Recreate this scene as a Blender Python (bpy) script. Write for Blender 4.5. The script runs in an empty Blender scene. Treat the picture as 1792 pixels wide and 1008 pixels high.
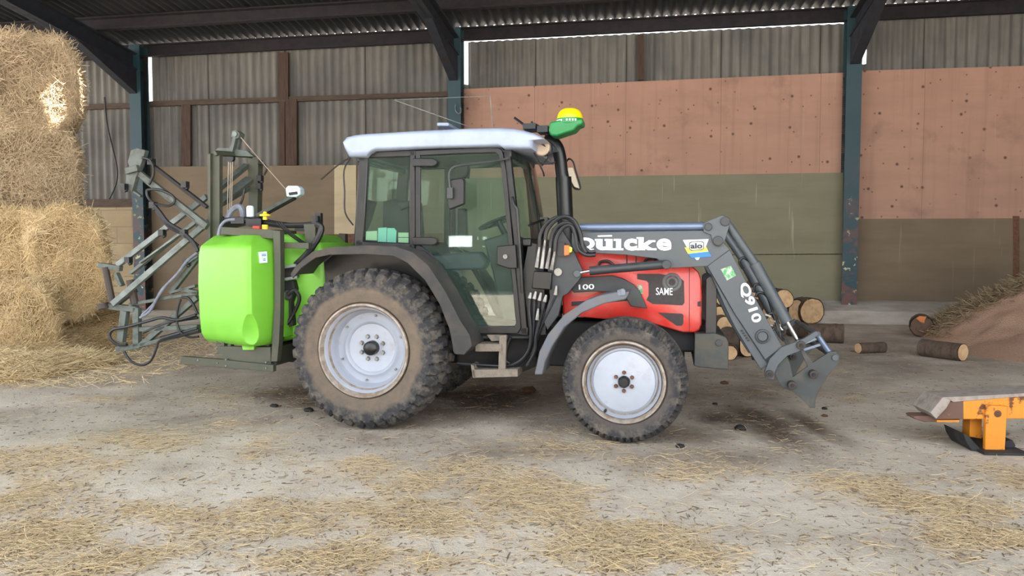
import bpy, bmesh, math, random
import numpy as np
from mathutils import Vector, Matrix, noise as mnoise

random.seed(7)
rng = np.random.default_rng(7)
R = math.radians
SC = bpy.context.scene
COL = SC.collection

# ------------------------------------------------------------------ camera, sky, sun, exposure
F_PX, CX, CY, CAM_H = 1350.0, 896.0, 504.0, 1.6
PITCH = math.atan2(70.0, F_PX)
cam_d = bpy.data.cameras.new('camera')
cam_d.sensor_width = 36.0
cam_d.lens = 36.0 * F_PX / 1792.0
cam_d.clip_end = 300
cam = bpy.data.objects.new('camera', cam_d)
COL.objects.link(cam)
cam.location = (0, 0, CAM_H)
cam.rotation_euler = (R(90) - PITCH, 0, 0)
SC.camera = cam

world = bpy.data.worlds.new('overcast_sky')
SC.world = world
world.use_nodes = True
wn = world.node_tree.nodes
wl_ = world.node_tree.links
wn.clear()
wo = wn.new('ShaderNodeOutputWorld')
wb = wn.new('ShaderNodeBackground')
wtc = wn.new('ShaderNodeTexCoord')
wsep = wn.new('ShaderNodeSeparateXYZ')
wramp = wn.new('ShaderNodeValToRGB')
wramp.color_ramp.elements[0].position = 0.0
wramp.color_ramp.elements[0].color = (0.98, 0.98, 0.98, 1)
wramp.color_ramp.elements[1].position = 0.7
wramp.color_ramp.elements[1].color = (0.80, 0.90, 1.0, 1)
wl_.new(wtc.outputs['Generated'], wsep.inputs[0])
wl_.new(wsep.outputs['Z'], wramp.inputs[0])
wl_.new(wramp.outputs[0], wb.inputs['Color'])
wb.inputs['Strength'].default_value = 3.0
wl_.new(wb.outputs[0], wo.inputs['Surface'])

SUN_DIR = Vector((0.60, -0.26, 0.75)).normalized()       # towards the sun
sun_d = bpy.data.lights.new('sun', 'SUN')
sun_d.energy = 26.0
sun_d.angle = R(0.5)
sun_d.color = (1.0, 0.95, 0.86)
sun = bpy.data.objects.new('sun', sun_d)
COL.objects.link(sun)
sun.rotation_euler = SUN_DIR.to_track_quat('Z', 'Y').to_euler()

# portal over the open front of the barn: guides sampling of the sky, adds no light
por_d = bpy.data.lights.new('open_front_portal', 'AREA')
por_d.shape = 'RECTANGLE'
por_d.size, por_d.size_y = 44.0, 9.2
por_d.cycles.is_portal = True
por = bpy.data.objects.new('open_front_portal', por_d)
COL.objects.link(por)
por.location = (0, -0.6, 4.65)
por.rotation_euler = (R(90), 0, 0)

SC.view_settings.view_transform = 'Standard'
SC.view_settings.look = 'None'
SC.view_settings.gamma = 1.0
SC.view_settings.use_curve_mapping = False
SC.view_settings.exposure = 0.80
SC.cycles.diffuse_bounces = 6
SC.cycles.transparent_max_bounces = 16
SC.cycles.sample_clamp_indirect = 6.0

# ------------------------------------------------------------------ pixel -> place helpers
_cp, _sp = math.cos(PITCH), math.sin(PITCH)
CAM = Vector((0, 0, CAM_H))
def ray(px, py):
    u, v = (px - CX) / F_PX, (CY - py) / F_PX
    return Vector((u, _cp + v * _sp, -_sp + v * _cp))
def ground(px, py, z=0.0):
    d = ray(px, py)
    return CAM + d * ((z - CAM_H) / d.z)
def at_depth(px, py, Y):
    d = ray(px, py)
    return CAM + d * (Y / d.y)

class Frame:
    """A local frame: x along, y away from the viewer's side, z up."""
    def __init__(self, origin, yaw):
        self.o = Vector((origin[0], origin[1], 0)); self.yaw = yaw
        self.d = Vector((math.cos(yaw), -math.sin(yaw), 0)); self.l = Vector((math.sin(yaw), math.cos(yaw), 0))
    def p(self, px, py, w):                     # 3-D local point on the plane y = w
        r = ray(px, py)
        t = (w - (CAM - self.o).dot(self.l)) / r.dot(self.l)
        q = CAM + r * t - self.o
        return Vector((q.dot(self.d), w, q.z))
    def sz(self, pts, w):
        out = []
        for a, b in pts:
            q = self.p(a, b, w); out.append((q.x, q.z))
        return out
    def m(self, px, w):                         # metres per pixel near there
        return (self.p(px + 10, 434, w).x - self.p(px, 434, w).x) / 10
    def world(self, s, w, z=0.0):
        return self.o + self.d * s + self.l * w + Vector((0, 0, z))

# ------------------------------------------------------------------ materials
def lin(c):
    o = []
    for v in c:
        v /= 255.0
        o.append(v / 12.92 if v <= 0.04045 else ((v + 0.055) / 1.055) ** 2.4)
    return (*o, 1.0)

def new_mat(name):
    m = bpy.data.materials.new(name); m.use_nodes = True
    nt = m.node_tree
    return m, nt, nt.nodes, nt.links, nt.nodes['Principled BSDF']

def coord(nt, scale=(1, 1, 1), kind='Object'):
    tc = nt.nodes.new('ShaderNodeTexCoord'); mp = nt.nodes.new('ShaderNodeMapping')
    mp.inputs['Scale'].default_value = scale
    nt.links.new(tc.outputs[kind], mp.inputs[0])
    return mp.outputs[0]

def noise_fac(nt, vec, scale, detail=4, lo=0.4, hi=0.6, rough=0.6):
    n = nt.nodes.new('ShaderNodeTexNoise')
    n.inputs['Scale'].default_value = scale; n.inputs['Detail'].default_value = detail; n.inputs['Roughness'].default_value = rough
    nt.links.new(vec, n.inputs['Vector'])
    mr = nt.nodes.new('ShaderNodeMapRange')
    mr.inputs['From Min'].default_value = lo; mr.inputs['From Max'].default_value = hi
    nt.links.new(n.outputs[0], mr.inputs['Value'])
    return mr.outputs[0]

def mixc(nt, fac, a, b):
    mx = nt.nodes.new('ShaderNodeMix'); mx.data_type = 'RGBA'
    if isinstance(fac, (int, float)): mx.inputs['Factor'].default_value = fac
    else: nt.links.new(fac, mx.inputs['Factor'])
    for v, k in ((a, 6), (b, 7)):
        if isinstance(v, tuple): mx.inputs[k].default_value = v
        else: nt.links.new(v, mx.inputs[k])
    return mx.outputs[2]

def mul(nt, a, b):
    m = nt.nodes.new('ShaderNodeMath'); m.operation = 'MULTIPLY'
    for v, k in ((a, 0), (b, 1)):
        if isinstance(v, (int, float)): m.inputs[k].default_value = v
        else: nt.links.new(v, m.inputs[k])
    return m.outputs[0]

def bump(nt, bs, h, strength=0.3, dist=0.02):
    b = nt.nodes.new('ShaderNodeBump'); b.inputs['Strength'].default_value = strength; b.inputs['Distance'].default_value = dist
    nt.links.new(h, b.inputs['Height']); nt.links.new(b.outputs[0], bs.inputs['Normal'])

def plain(name, c, rough=0.5, metal=0.0, dirt=None, amt=0.5, dscale=6.0, lo=0.45, hi=0.65, bmp=0.0, coat=0.0, stretch=(1, 1, 1)):
    m, nt, nd, lk, bs = new_mat(name)
    bs.inputs['Roughness'].default_value = rough; bs.inputs['Metallic'].default_value = metal
    bs.inputs['Coat Weight'].default_value = coat
    vec = coord(nt, stretch)
    base = lin(c)
    var = noise_fac(nt, vec, 3.0, 3, 0.3, 0.7)
    col = mixc(nt, var, tuple(0.9 * v for v in base[:3]) + (1,), tuple(min(1, 1.08 * v) for v in base[:3]) + (1,))
    if dirt:
        f = noise_fac(nt, vec, dscale, 8, lo, hi, 0.65)
        col = mixc(nt, mul(nt, f, amt), col, lin(dirt))
        mr = nt.nodes.new('ShaderNodeMapRange'); mr.inputs['To Min'].default_value = rough; mr.inputs['To Max'].default_value = min(1, rough + 0.35 * amt + 0.1)
        lk.new(f, mr.inputs['Value']); lk.new(mr.outputs[0], bs.inputs['Roughness'])
    lk.new(col, bs.inputs['Base Color'])
    if bmp: bump(nt, bs, noise_fac(nt, vec, 40, 4, 0.2, 0.8), bmp, 0.01)
    return m

def glass_mat(name, tint, refl=1.0):
    m = bpy.data.materials.new(name); m.use_nodes = True
    nt = m.node_tree; nt.nodes.clear()
    out = nt.nodes.new('ShaderNodeOutputMaterial'); tr = nt.nodes.new('ShaderNodeBsdfTransparent'); gl = nt.nodes.new('ShaderNodeBsdfGlossy')
    df = nt.nodes.new('ShaderNodeBsdfDiffuse'); mx = nt.nodes.new('ShaderNodeMixShader'); mx2 = nt.nodes.new('ShaderNodeMixShader')
    fr = nt.nodes.new('ShaderNodeFresnel'); fr.inputs['IOR'].default_value = 1.5
    tr.inputs[0].default_value = (*tint, 1); gl.inputs['Roughness'].default_value = 0.02
    df.inputs[0].default_value = lin((124, 156, 140))
    vec = coord(nt)
    f = noise_fac(nt, vec, 5.0, 8, 0.45, 0.8, 0.7)
    ma = nt.nodes.new('ShaderNodeMath'); ma.operation = 'MULTIPLY_ADD'; ma.inputs[1].default_value = 0.06; ma.inputs[2].default_value = 0.035
    nt.links.new(f, ma.inputs[0]); nt.links.new(ma.outputs[0], mx2.inputs[0]); nt.links.new(tr.outputs[0], mx2.inputs[1]); nt.links.new(df.outputs[0], mx2.inputs[2])
    nt.links.new(fr.outputs[0], mx.inputs[0]); nt.links.new(mx2.outputs[0], mx.inputs[1]); nt.links.new(gl.outputs[0], mx.inputs[2])
    nt.links.new(mx.outputs[0], out.inputs['Surface'])
    return m

M = {}
DUST = (150, 132, 112)
M['white_paint'] = plain('white_paint', (148, 160, 181), 0.35, dirt=(130, 126, 124), amt=0.35, dscale=5, lo=0.5, hi=0.75)
M['rim_white'] = plain('rim_white', (160, 165, 176), 0.45, dirt=(136, 120, 106), amt=0.45, dscale=7, lo=0.55, hi=0.75)
M['rusty_rim'] = plain('rusty_rim', (158, 148, 138), 0.7, dirt=(118, 94, 74), amt=0.7, dscale=14, lo=0.42, hi=0.62)
M['black_plastic'] = plain('black_plastic', (15, 16, 19), 0.35, dirt=(50, 47, 44), amt=0.35, dscale=8, lo=0.5, hi=0.7)
M['dark_chassis'] = plain('dark_chassis', (28, 28, 31), 0.7, dirt=(76, 68, 60), amt=0.45, dscale=7)
M['fender'] = plain('fender', (48, 47, 47), 0.7, dirt=(84, 77, 70), amt=0.7, dscale=6, lo=0.42, hi=0.68, bmp=0.1)
M['fender_grey'] = plain('fender_grey', (88, 92, 100), 0.6, dirt=(112, 106, 98), amt=0.6, dscale=8)
M['mud_step'] = plain('mud_step', (128, 118, 106), 0.9, dirt=(95, 88, 80), amt=0.7, dscale=20)
M['loader_grey'] = plain('loader_grey', (68, 75, 81), 0.42, dirt=(92, 92, 88), amt=0.35, dscale=6)
M['loader_dark'] = plain('loader_dark', (46, 50, 54), 0.45, dirt=(78, 74, 70), amt=0.4, dscale=8)
M['carrier_grey'] = plain('carrier_grey', (54, 58, 58), 0.5, dirt=(98, 90, 76), amt=0.5, dscale=7, lo=0.48, hi=0.66)
M['tube_steel'] = plain('tube_steel', (104, 118, 142), 0.28, 0.3)
M['chrome'] = plain('chrome', (215, 218, 222), 0.12, 1.0)
M['steel'] = plain('steel', (140, 138, 134), 0.4, 0.6, dirt=(80, 74, 68), amt=0.5, dscale=12)
M['rust'] = plain('rust', (104, 70, 52), 0.85, dirt=(70, 50, 42), amt=0.7, dscale=18)
M['red_paint'] = plain('red_paint', (204, 52, 44), 0.32, dirt=(196, 120, 110), amt=0.45, dscale=5, lo=0.5, hi=0.8, coat=0.3)
M['grille_black'] = plain('grille_black', (40, 36, 38), 0.55, dirt=(85, 70, 62), amt=0.4, dscale=30)
M['grille_ring'] = plain('grille_ring', (84, 84, 86), 0.5)
M['hose'] = plain('hose', (22, 23, 27), 0.45, dirt=(66, 62, 58), amt=0.25, dscale=12)
M['hose_grey'] = plain('hose_grey', (112, 118, 132), 0.5, dirt=(70, 70, 75), amt=0.4, dscale=15)
M['lettering_white'] = plain('lettering_white', (235, 236, 240), 0.5)
M['decal_yellow'] = plain('decal_yellow', (238, 215, 60), 0.5)
M['decal_blue'] = plain('decal_blue', (24, 110, 190), 0.5)
M['decal_grey'] = plain('decal_grey', (165, 170, 175), 0.5)
M['decal_black'] = plain('decal_black', (20, 20, 24), 0.5)
M['decal_green'] = plain('decal_green', (70, 150, 90), 0.5, dirt=(220, 205, 205), amt=0.9, dscale=30)
M['gps_green'] = plain('gps_green', (28, 122, 62), 0.4)
M['gps_yellow'] = plain('gps_yellow', (248, 212, 10), 0.35)
M['orange_lamp'] = plain('orange_lamp', (225, 105, 50), 0.3)
M['lamp_lens'] = plain('lamp_lens', (176, 160, 140), 0.3)
M['sticker_mint'] = plain('sticker_mint', (172, 204, 172), 0.6)
M['sticker_teal'] = plain('sticker_teal', (136, 204, 196), 0.6)
M['mirror_back'] = plain('mirror_back', (26, 25, 27), 0.45)
M['mirror_glass'] = plain('mirror_glass', (200, 188, 168), 0.5)
M['seat'] = plain('seat', (28, 28, 32), 0.8)
M['cab_inner'] = plain('cab_inner', (58, 64, 66), 0.7)
M['cab_blue'] = plain('cab_blue', (36, 50, 68), 0.5)
M['tank_green'] = plain('tank_green', (114, 184, 54), 0.42, dirt=(122, 176, 66), amt=0.4, dscale=3, lo=0.45, hi=0.75)
M['olive_frame'] = plain('olive_frame', (66, 70, 58), 0.6, dirt=(105, 88, 70), amt=0.35, dscale=10)
M['boom_grey'] = plain('boom_grey', (84, 91, 86), 0.55, dirt=(66, 62, 56), amt=0.5, dscale=12)
M['galv'] = plain('galv', (112, 120, 118), 0.45, 0.2, dirt=(78, 78, 72), amt=0.5, dscale=10)
M['rope'] = plain('rope', (176, 162, 146), 0.9)
M['yellow_cap'] = plain('yellow_cap', (232, 205, 40), 0.5)
M['red_cap'] = plain('red_cap', (190, 60, 45), 0.5)
M['label_white'] = plain('label_white', (212, 232, 240), 0.5)
M['hitch_yellow'] = plain('hitch_yellow', (206, 128, 28), 0.55, dirt=(86, 56, 44), amt=0.95, dscale=6, lo=0.55, hi=0.60)
M['hitch_rust'] = plain('hitch_rust', (98, 72, 62), 0.8, dirt=(200, 130, 40), amt=0.5, dscale=9, lo=0.6, hi=0.66)
M['hitch_top'] = plain('hitch_top', (150, 140, 132), 0.8, dirt=(110, 90, 78), amt=0.6, dscale=12)
M['bark'] = plain('bark', (92, 76, 64), 0.95, dirt=(62, 50, 44), amt=0.8, dscale=14, bmp=0.6, stretch=(1, 1, 0.3))
M['cutwood'] = plain('cutwood', (206, 172, 132), 0.9, dirt=(160, 116, 80), amt=0.5, dscale=9)
M['cutwood_orange'] = plain('cutwood_orange', (196, 118, 66), 0.9, dirt=(140, 90, 60), amt=0.5, dscale=9)
M['purlin'] = plain('purlin', (40, 35, 39), 0.85, dirt=(32, 34, 42), amt=0.6, dscale=5)
M['rafter'] = plain('rafter', (34, 40, 50), 0.8, dirt=(48, 36, 36), amt=0.6, dscale=4)
M['post_wood'] = plain('post_wood', (74, 56, 46), 0.9, dirt=(46, 38, 34), amt=0.6, dscale=5, stretch=(6, 6, 0.6))
M['timber'] = plain('timber', (78, 64, 54), 0.9, dirt=(48, 40, 36), amt=0.6, dscale=5, stretch=(0.6, 6, 6))

# rubber with the dusty brown band worn into the side wall
def tyre_mat(name, r0, r1, side_a=(108, 94, 80), side_b=(86, 78, 70)):
    m, nt, nd, lk, bs = new_mat(name)
    tc = nd.new('ShaderNodeTexCoord'); sp = nd.new('ShaderNodeSeparateXYZ'); lk.new(tc.outputs['Object'], sp.inputs[0])
    cmb = nd.new('ShaderNodeCombineXYZ'); lk.new(sp.outputs['X'], cmb.inputs[0]); lk.new(sp.outputs['Z'], cmb.inputs[2])
    ln = nd.new('ShaderNodeVectorMath'); ln.operation = 'LENGTH'; lk.new(cmb.outputs[0], ln.inputs[0])
    nz = noise_fac(nt, tc.outputs['Object'], 7, 6, 0.2, 0.8)
    ad = nd.new('ShaderNodeMath'); ad.operation = 'MULTIPLY_ADD'; ad.inputs[1].default_value = 0.05; lk.new(nz, ad.inputs[0]); lk.new(ln.outputs['Value'], ad.inputs[2])
    mr = nd.new('ShaderNodeMapRange'); mr.inputs['From Min'].default_value = r1 - 0.015; mr.inputs['From Max'].default_value = r1 + 0.025
    lk.new(ad.outputs[0], mr.inputs['Value'])
    side = mixc(nt, noise_fac(nt, tc.outputs['Object'], 9, 8, 0.35, 0.7, 0.7), lin(side_a), lin(side_b))
    tread = mixc(nt, noise_fac(nt, tc.outputs['Object'], 11, 8, 0.45, 0.68, 0.7), lin((46, 46, 49)), lin((100, 92, 82)))
    lk.new(mixc(nt, mr.outputs[0], side, tread), bs.inputs['Base Color'])
    bs.inputs['Roughness'].default_value = 0.9
    bump(nt, bs, noise_fac(nt, tc.outputs['Object'], 60, 5, 0.2, 0.8), 0.25, 0.01)
    return m

M['glass'] = glass_mat('cab_glass', (0.86, 0.93, 0.885))

def straw_mat(name, a, b, c, rough=True):
    m, nt, nd, lk, bs = new_mat(name)
    g = nd.new('ShaderNodeNewGeometry')
    vec = coord(nt)
    f1 = noise_fac(nt, vec, 2.2, 4, 0.35, 0.65)
    f2 = noise_fac(nt, vec, 45, 5, 0.3, 0.7)
    c1 = mixc(nt, f1, lin(a), lin(b))
    c2 = mixc(nt, f2, c1, lin(c))
    c3 = mixc(nt, mul(nt, g.outputs['Random Per Island'], 0.6), c2, lin(a))
    lk.new(c3, bs.inputs['Base Color'])
    bs.inputs['Roughness'].default_value = 0.85
    if rough: bump(nt, bs, f2, 0.8, 0.03)
    return m
M['straw'] = straw_mat('straw', (212, 182, 130), (192, 160, 112), (146, 118, 80))
M['old_straw'] = straw_mat('old_straw', (180, 156, 124), (158, 134, 104), (114, 94, 72))
M['straw_stalk'] = straw_mat('straw_stalk', (250, 230, 188), (228, 200, 150), (202, 170, 120), False)
M['old_straw_stalk'] = straw_mat('old_straw_stalk', (236, 216, 182), (186, 162, 130), (150, 126, 96), False)
M['bits'] = straw_mat('bits', (150, 128, 100), (120, 98, 76), (92, 74, 58), False)
M['floor_straw'] = straw_mat('floor_straw', (228, 206, 166), (208, 182, 140), (166, 138, 100), False)

def sheet_mat(name, base, light, dark, rust, axis_scale, lap):
    m, nt, nd, lk, bs = new_mat(name)
    tc = nd.new('ShaderNodeTexCoord')
    v1 = coord(nt, axis_scale)
    c = mixc(nt, noise_fac(nt, v1, 1.0, 6, 0.32, 0.68, 0.65), lin(base), lin(light))
    v2 = coord(nt, (0.5, 1, 0.5))
    c = mixc(nt, mul(nt, noise_fac(nt, v2, 1.0, 4, 0.45, 0.7), 0.75), c, lin(dark))
    c = mixc(nt, mul(nt, noise_fac(nt, v1, 2.3, 5, 0.6, 0.78), 0.5), c, lin(rust))
    sp = nd.new('ShaderNodeSeparateXYZ'); lk.new(tc.outputs['Object'], sp.inputs[0])
    fr = nd.new('ShaderNodeMath'); fr.operation = 'PINGPONG'; fr.inputs[1].default_value = lap / 2; lk.new(sp.outputs['X'], fr.inputs[0])
    lt = nd.new('ShaderNodeMath'); lt.operation = 'LESS_THAN'; lt.inputs[1].default_value = 0.012; lk.new(fr.outputs[0], lt.inputs[0])
    c = mixc(nt, mul(nt, lt.outputs[0], 0.7), c, lin((40, 38, 36)))
    lk.new(c, bs.inputs['Base Color']); bs.inputs['Roughness'].default_value = 0.85
    return m
M['wall_sheet'] = sheet_mat('wall_sheet', (96, 94, 90), (124, 120, 112), (74, 75, 76), (100, 84, 68), (6, 1, 0.35), 2.1)
M['roof_sheet'] = sheet_mat('roof_sheet', (46, 48, 55), (60, 60, 63), (34, 38, 47), (54, 46, 42), (5, 0.5, 1), 2.1)

def ply_mat(name, base, light, dark, spots, streak):
    m, nt, nd, lk, bs = new_mat(name)
    v = coord(nt, (1, 1, 1)); vs = coord(nt, (0.5, 1, 2.6)); vv = coord(nt, (7, 1, 0.25))
    c = mixc(nt, noise_fac(nt, v, 0.9, 5, 0.3, 0.7), lin(base), lin(light))
    c = mixc(nt, mul(nt, noise_fac(nt, vs, 1.2, 6, 0.45, 0.75), 0.55), c, lin(dark))
    c = mixc(nt, mul(nt, noise_fac(nt, vv, 1.1, 3, 0.66, 0.72), streak), c, lin((196, 186, 160)))
    if spots:
        sp = nd.new('ShaderNodeSeparateXYZ'); lk.new(v, sp.inputs[0]); cb = nd.new('ShaderNodeCombineXYZ'); lk.new(sp.outputs['X'], cb.inputs[0]); lk.new(sp.outputs['Z'], cb.inputs[1])
        for sc_, rad, jit, amt in ((1.5, 0.062, 0.75, 0.85), (2.3, 0.055, 0.9, 0.7)):
            vo = nd.new('ShaderNodeTexVoronoi'); vo.voronoi_dimensions = '2D'; vo.inputs['Scale'].default_value = sc_; vo.inputs['Randomness'].default_value = jit
            lk.new(cb.outputs[0], vo.inputs['Vector'])
            mr = nd.new('ShaderNodeMapRange'); mr.inputs['From Min'].default_value = rad; mr.inputs['From Max'].default_value = rad * 0.45
            lk.new(vo.outputs['Distance'], mr.inputs['Value'])
            gate = noise_fac(nt, cb.outputs[0], 0.8, 2, 0.42, 0.5)
            c = mixc(nt, mul(nt, mul(nt, mr.outputs[0], gate), amt), c, lin((66, 42, 36)))
        c = mixc(nt, mul(nt, noise_fac(nt, v, 1.1, 6, 0.58, 0.72), 0.42), c, lin((96, 74, 66)))
        c = mixc(nt, mul(nt, noise_fac(nt, vv, 0.9, 4, 0.52, 0.72), 0.35), c, lin((128, 98, 84)))
        px_ = nd.new('ShaderNodeMath'); px_.operation = 'PINGPONG'; px_.inputs[1].default_value = 1.05; lk.new(sp.outputs['X'], px_.inputs[0])
        l_ = nd.new('ShaderNodeMath'); l_.operation = 'LESS_THAN'; l_.inputs[1].default_value = 0.006; lk.new(px_.outputs[0], l_.inputs[0])
        c = mixc(nt, mul(nt, l_.outputs[0], 0.5), c, lin((90, 64, 54)))
    lk.new(c, bs.inputs['Base Color']); bs.inputs['Roughness'].default_value = 0.8
    return m
M['ply_pink'] = ply_mat('ply_pink', (162, 124, 106), (172, 134, 114), (146, 114, 100), True, 0.12)
M['ply_olive'] = ply_mat('ply_olive', (116, 113, 90), (126, 122, 100), (102, 99, 78), False, 0.5)
M['ply_brown'] = ply_mat('ply_brown', (108, 93, 74), (118, 102, 82), (92, 80, 62), False, 0.2)
M['ply_beige'] = ply_mat('ply_beige', (176, 160, 128), (186, 172, 140), (150, 136, 108), False, 0.2)

def block_mat():
    m, nt, nd, lk, bs = new_mat('blockwork')
    v = coord(nt)
    sp = nd.new('ShaderNodeSeparateXYZ'); lk.new(v, sp.inputs[0]); cb = nd.new('ShaderNodeCombineXYZ')
    lk.new(sp.outputs['X'], cb.inputs[0]); lk.new(sp.outputs['Z'], cb.inputs[1])
    b = nd.new('ShaderNodeTexBrick'); lk.new(cb.outputs[0], b.inputs['Vector'])
    b.inputs['Color1'].default_value = lin((158, 142, 112)); b.inputs['Color2'].default_value = lin((148, 130, 102)); b.inputs['Mortar'].default_value = lin((122, 108, 86))
    b.inputs['Scale'].default_value = 1.0; b.inputs['Mortar Size'].default_value = 0.012; b.inputs['Brick Width'].default_value = 0.9; b.inputs['Row Height'].default_value = 0.43
    lk.new(mixc(nt, mul(nt, noise_fac(nt, v, 3, 6, 0.4, 0.7), 0.5), b.outputs[0], lin((132, 112, 84))), bs.inputs['Base Color'])
    bs.inputs['Roughness'].default_value = 0.9
    return m
M['block'] = block_mat()

def column_mat():
    m, nt, nd, lk, bs = new_mat('column_paint')
    v = coord(nt); c = mixc(nt, noise_fac(nt, v, 1.2, 4, 0.35, 0.65), lin((27, 59, 68)), lin((38, 64, 72)))
    tc = nd.new('ShaderNodeTexCoord'); sp = nd.new('ShaderNodeSeparateXYZ'); lk.new(tc.outputs['Object'], sp.inputs[0])
    low = nd.new('ShaderNodeMapRange'); low.inputs['From Min'].default_value = 3.6; low.inputs['From Max'].default_value = 0.8
    lk.new(sp.outputs['Z'], low.inputs['Value'])
    c = mixc(nt, mul(nt, noise_fac(nt, v, 3.2, 6, 0.50, 0.56), low.outputs[0]), c, lin((96, 62, 56)))
    c = mixc(nt, mul(nt, noise_fac(nt, v, 7.0, 5, 0.62, 0.65), low.outputs[0]), c, lin((190, 186, 140)))
    lk.new(c, bs.inputs['Base Color']); bs.inputs['Roughness'].default_value = 0.6
    return m
M['column'] = column_mat()
M['concrete'] = plain('concrete', (186, 178, 168), 0.9, dirt=(128, 116, 104), amt=0.8, dscale=1.6, lo=0.4, hi=0.68, bmp=0.4, stretch=(0.5, 1, 1.5))
M['pin_dark'] = plain('pin_dark', (52, 46, 44), 0.6, dirt=(92, 70, 56), amt=0.5, dscale=20)
M['log_end_dark'] = plain('log_end_dark', (96, 74, 60), 0.95, dirt=(70, 54, 46), amt=0.7, dscale=12)
M['chips'] = straw_mat('chips', (205, 168, 142), (190, 150, 126), (160, 120, 96))
M['muck_straw'] = straw_mat('muck_straw', (176, 156, 122), (146, 126, 96), (112, 94, 70), False)

# ------------------------------------------------------------------ mesh building helpers
class MB:
    def __init__(self): self.v = []; self.f = []
    def add(self, vs, fs):
        o = len(self.v); self.v += [tuple(p) for p in vs]; self.f += [tuple(i + o for i in f) for f in fs]
    def prism(self, poly, y0, y1):
        n = len(poly)
        vs = [(a, y0, b) for a, b in poly] + [(a, y1, b) for a, b in poly]
        fs = [tuple(range(n)), tuple(range(2 * n - 1, n - 1, -1))] + [(i, (i + 1) % n, n + (i + 1) % n, n + i) for i in range(n)]
        self.add(vs, fs); return self
    def rprism(self, poly, y0, y1, r, steps=3):
        """prism with rounded ends (layers shrink towards the middle)"""
        cx = sum(p[0] for p in poly) / len(poly); cz = sum(p[1] for p in poly) / len(poly)
        w_ = max(p[0] for p in poly) - min(p[0] for p in poly); h_ = max(p[1] for p in poly) - min(p[1] for p in poly)
        lay = []
        for i in range(steps + 1):
            a = math.pi / 2 * i / steps
            lay.append((y0 + r * (1 - math.sin(a)), r * (1 - math.cos(a))))
        lay = [(y0 + r * (1 - math.sin(math.pi / 2 * (1 - i / steps))), r * (1 - math.cos(math.pi / 2 * (1 - i / steps)))) for i in range(steps + 1)]
        lay = lay + [(y1 - (y - y0), ins) for y, ins in reversed(lay)]
        n = len(poly); vs = []; fs = []
        for y, ins in lay:
            sx, sz = 1 - 2 * ins / w_, 1 - 2 * ins / h_
            vs += [(cx + (a - cx) * sx, y, cz + (b - cz) * sz) for a, b in poly]
        for k in range(len(lay) - 1):
            fs += [(k * n + i, k * n + (i + 1) % n, (k + 1) * n + (i + 1) % n, (k + 1) * n + i) for i in range(n)]
        fs += [tuple(range(n)), tuple(range(len(lay) * n - 1, (len(lay) - 1) * n - 1, -1))]
        self.add(vs, fs); return self
    def ring(self, outer, inner, y0, y1):
        n = len(outer)
        vs = [(a, y0, b) for a, b in outer] + [(a, y0, b) for a, b in inner] + [(a, y1, b) for a, b in outer] + [(a, y1, b) for a, b in inner]
        fs = []
        for i in range(n):
            j = (i + 1) % n
            fs += [(i, j, n + j, n + i), (2 * n + j, 2 * n + i, 3 * n + i, 3 * n + j), (i, 2 * n + i, 2 * n + j, j), (n + i, n + j, 3 * n + j, 3 * n + i)]
        self.add(vs, fs); return self
    def box(self, c, s, rot=None):
        vs = []
        for x in (-.5, .5):
            for y in (-.5, .5):
                for z in (-.5, .5):
                    q = Vector((x * s[0], y * s[1], z * s[2]))
                    if rot is not None: q = rot @ q
                    vs.append(q + Vector(c))
        self.add(vs, [(0, 1, 3, 2), (4, 6, 7, 5), (0, 4, 5, 1), (2, 3, 7, 6), (0, 2, 6, 4), (1, 5, 7, 3)]); return self
    def bar(self, p0, p1, w, h=None, up=(0, 1, 0)):
        """rectangular bar between two points: w across in the view plane, h in depth"""
        p0, p1 = Vector(p0), Vector(p1); h = h or w
        d = (p1 - p0).normalized(); u = Vector(up); a = d.cross(u)
        if a.length < 1e-4: a = d.cross(Vector((1, 0, 0)))
        a.normalize(); b = a.cross(d).normalized()
        vs = [q + a * sx * w / 2 + b * sy * h / 2 for q in (p0, p1) for sx, sy in ((-1, -1), (1, -1), (1, 1), (-1, 1))]
        self.add(vs, [(0, 1, 2, 3), (7, 6, 5, 4)] + [(i, (i + 1) % 4, 4 + (i + 1) % 4, 4 + i) for i in range(4)]); return self
    def tube(self, pts, r, n=8, smooth=0):
        pts = [Vector(p) for p in pts]
        if smooth and len(pts) > 2:
            out = []
            for i in range(len(pts) - 1):
                a, b, c, d = pts[max(i - 1, 0)], pts[i], pts[i + 1], pts[min(i + 2, len(pts) - 1)]
                for k in range(smooth):
                    t = k / smooth
                    out.append(0.5 * ((2 * b) + (c - a) * t + (2 * a - 5 * b + 4 * c - d) * t * t + (3 * b - a - 3 * c + d) * t ** 3))
            pts = out + [pts[-1]]
        m = len(pts)
        rr = r if isinstance(r, (list, tuple)) else [r] * m
        t0 = (pts[1] - pts[0]).normalized()
        a = t0.orthogonal().normalized(); vs = []; fs = []
        for i in range(m):
            t = (pts[min(i + 1, m - 1)] - pts[max(i - 1, 0)]).normalized()
            a = (a - t * a.dot(t)).normalized(); b = t.cross(a)
            for k in range(n):
                th = 2 * math.pi * k / n
                vs.append(pts[i] + (a * math.cos(th) + b * math.sin(th)) * rr[min(i, len(rr) - 1)])
        for i in range(m - 1):
            fs += [(i * n + k, i * n + (k + 1) % n, (i + 1) * n + (k + 1) % n, (i + 1) * n + k) for k in range(n)]
        fs += [tuple(range(n - 1, -1, -1)), tuple(range((m - 1) * n, m * n))]
        self.add(vs, fs); return self
    def cyl(self, p0, p1, r, n=16):
        return self.tube([p0, p1], r, n)
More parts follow.
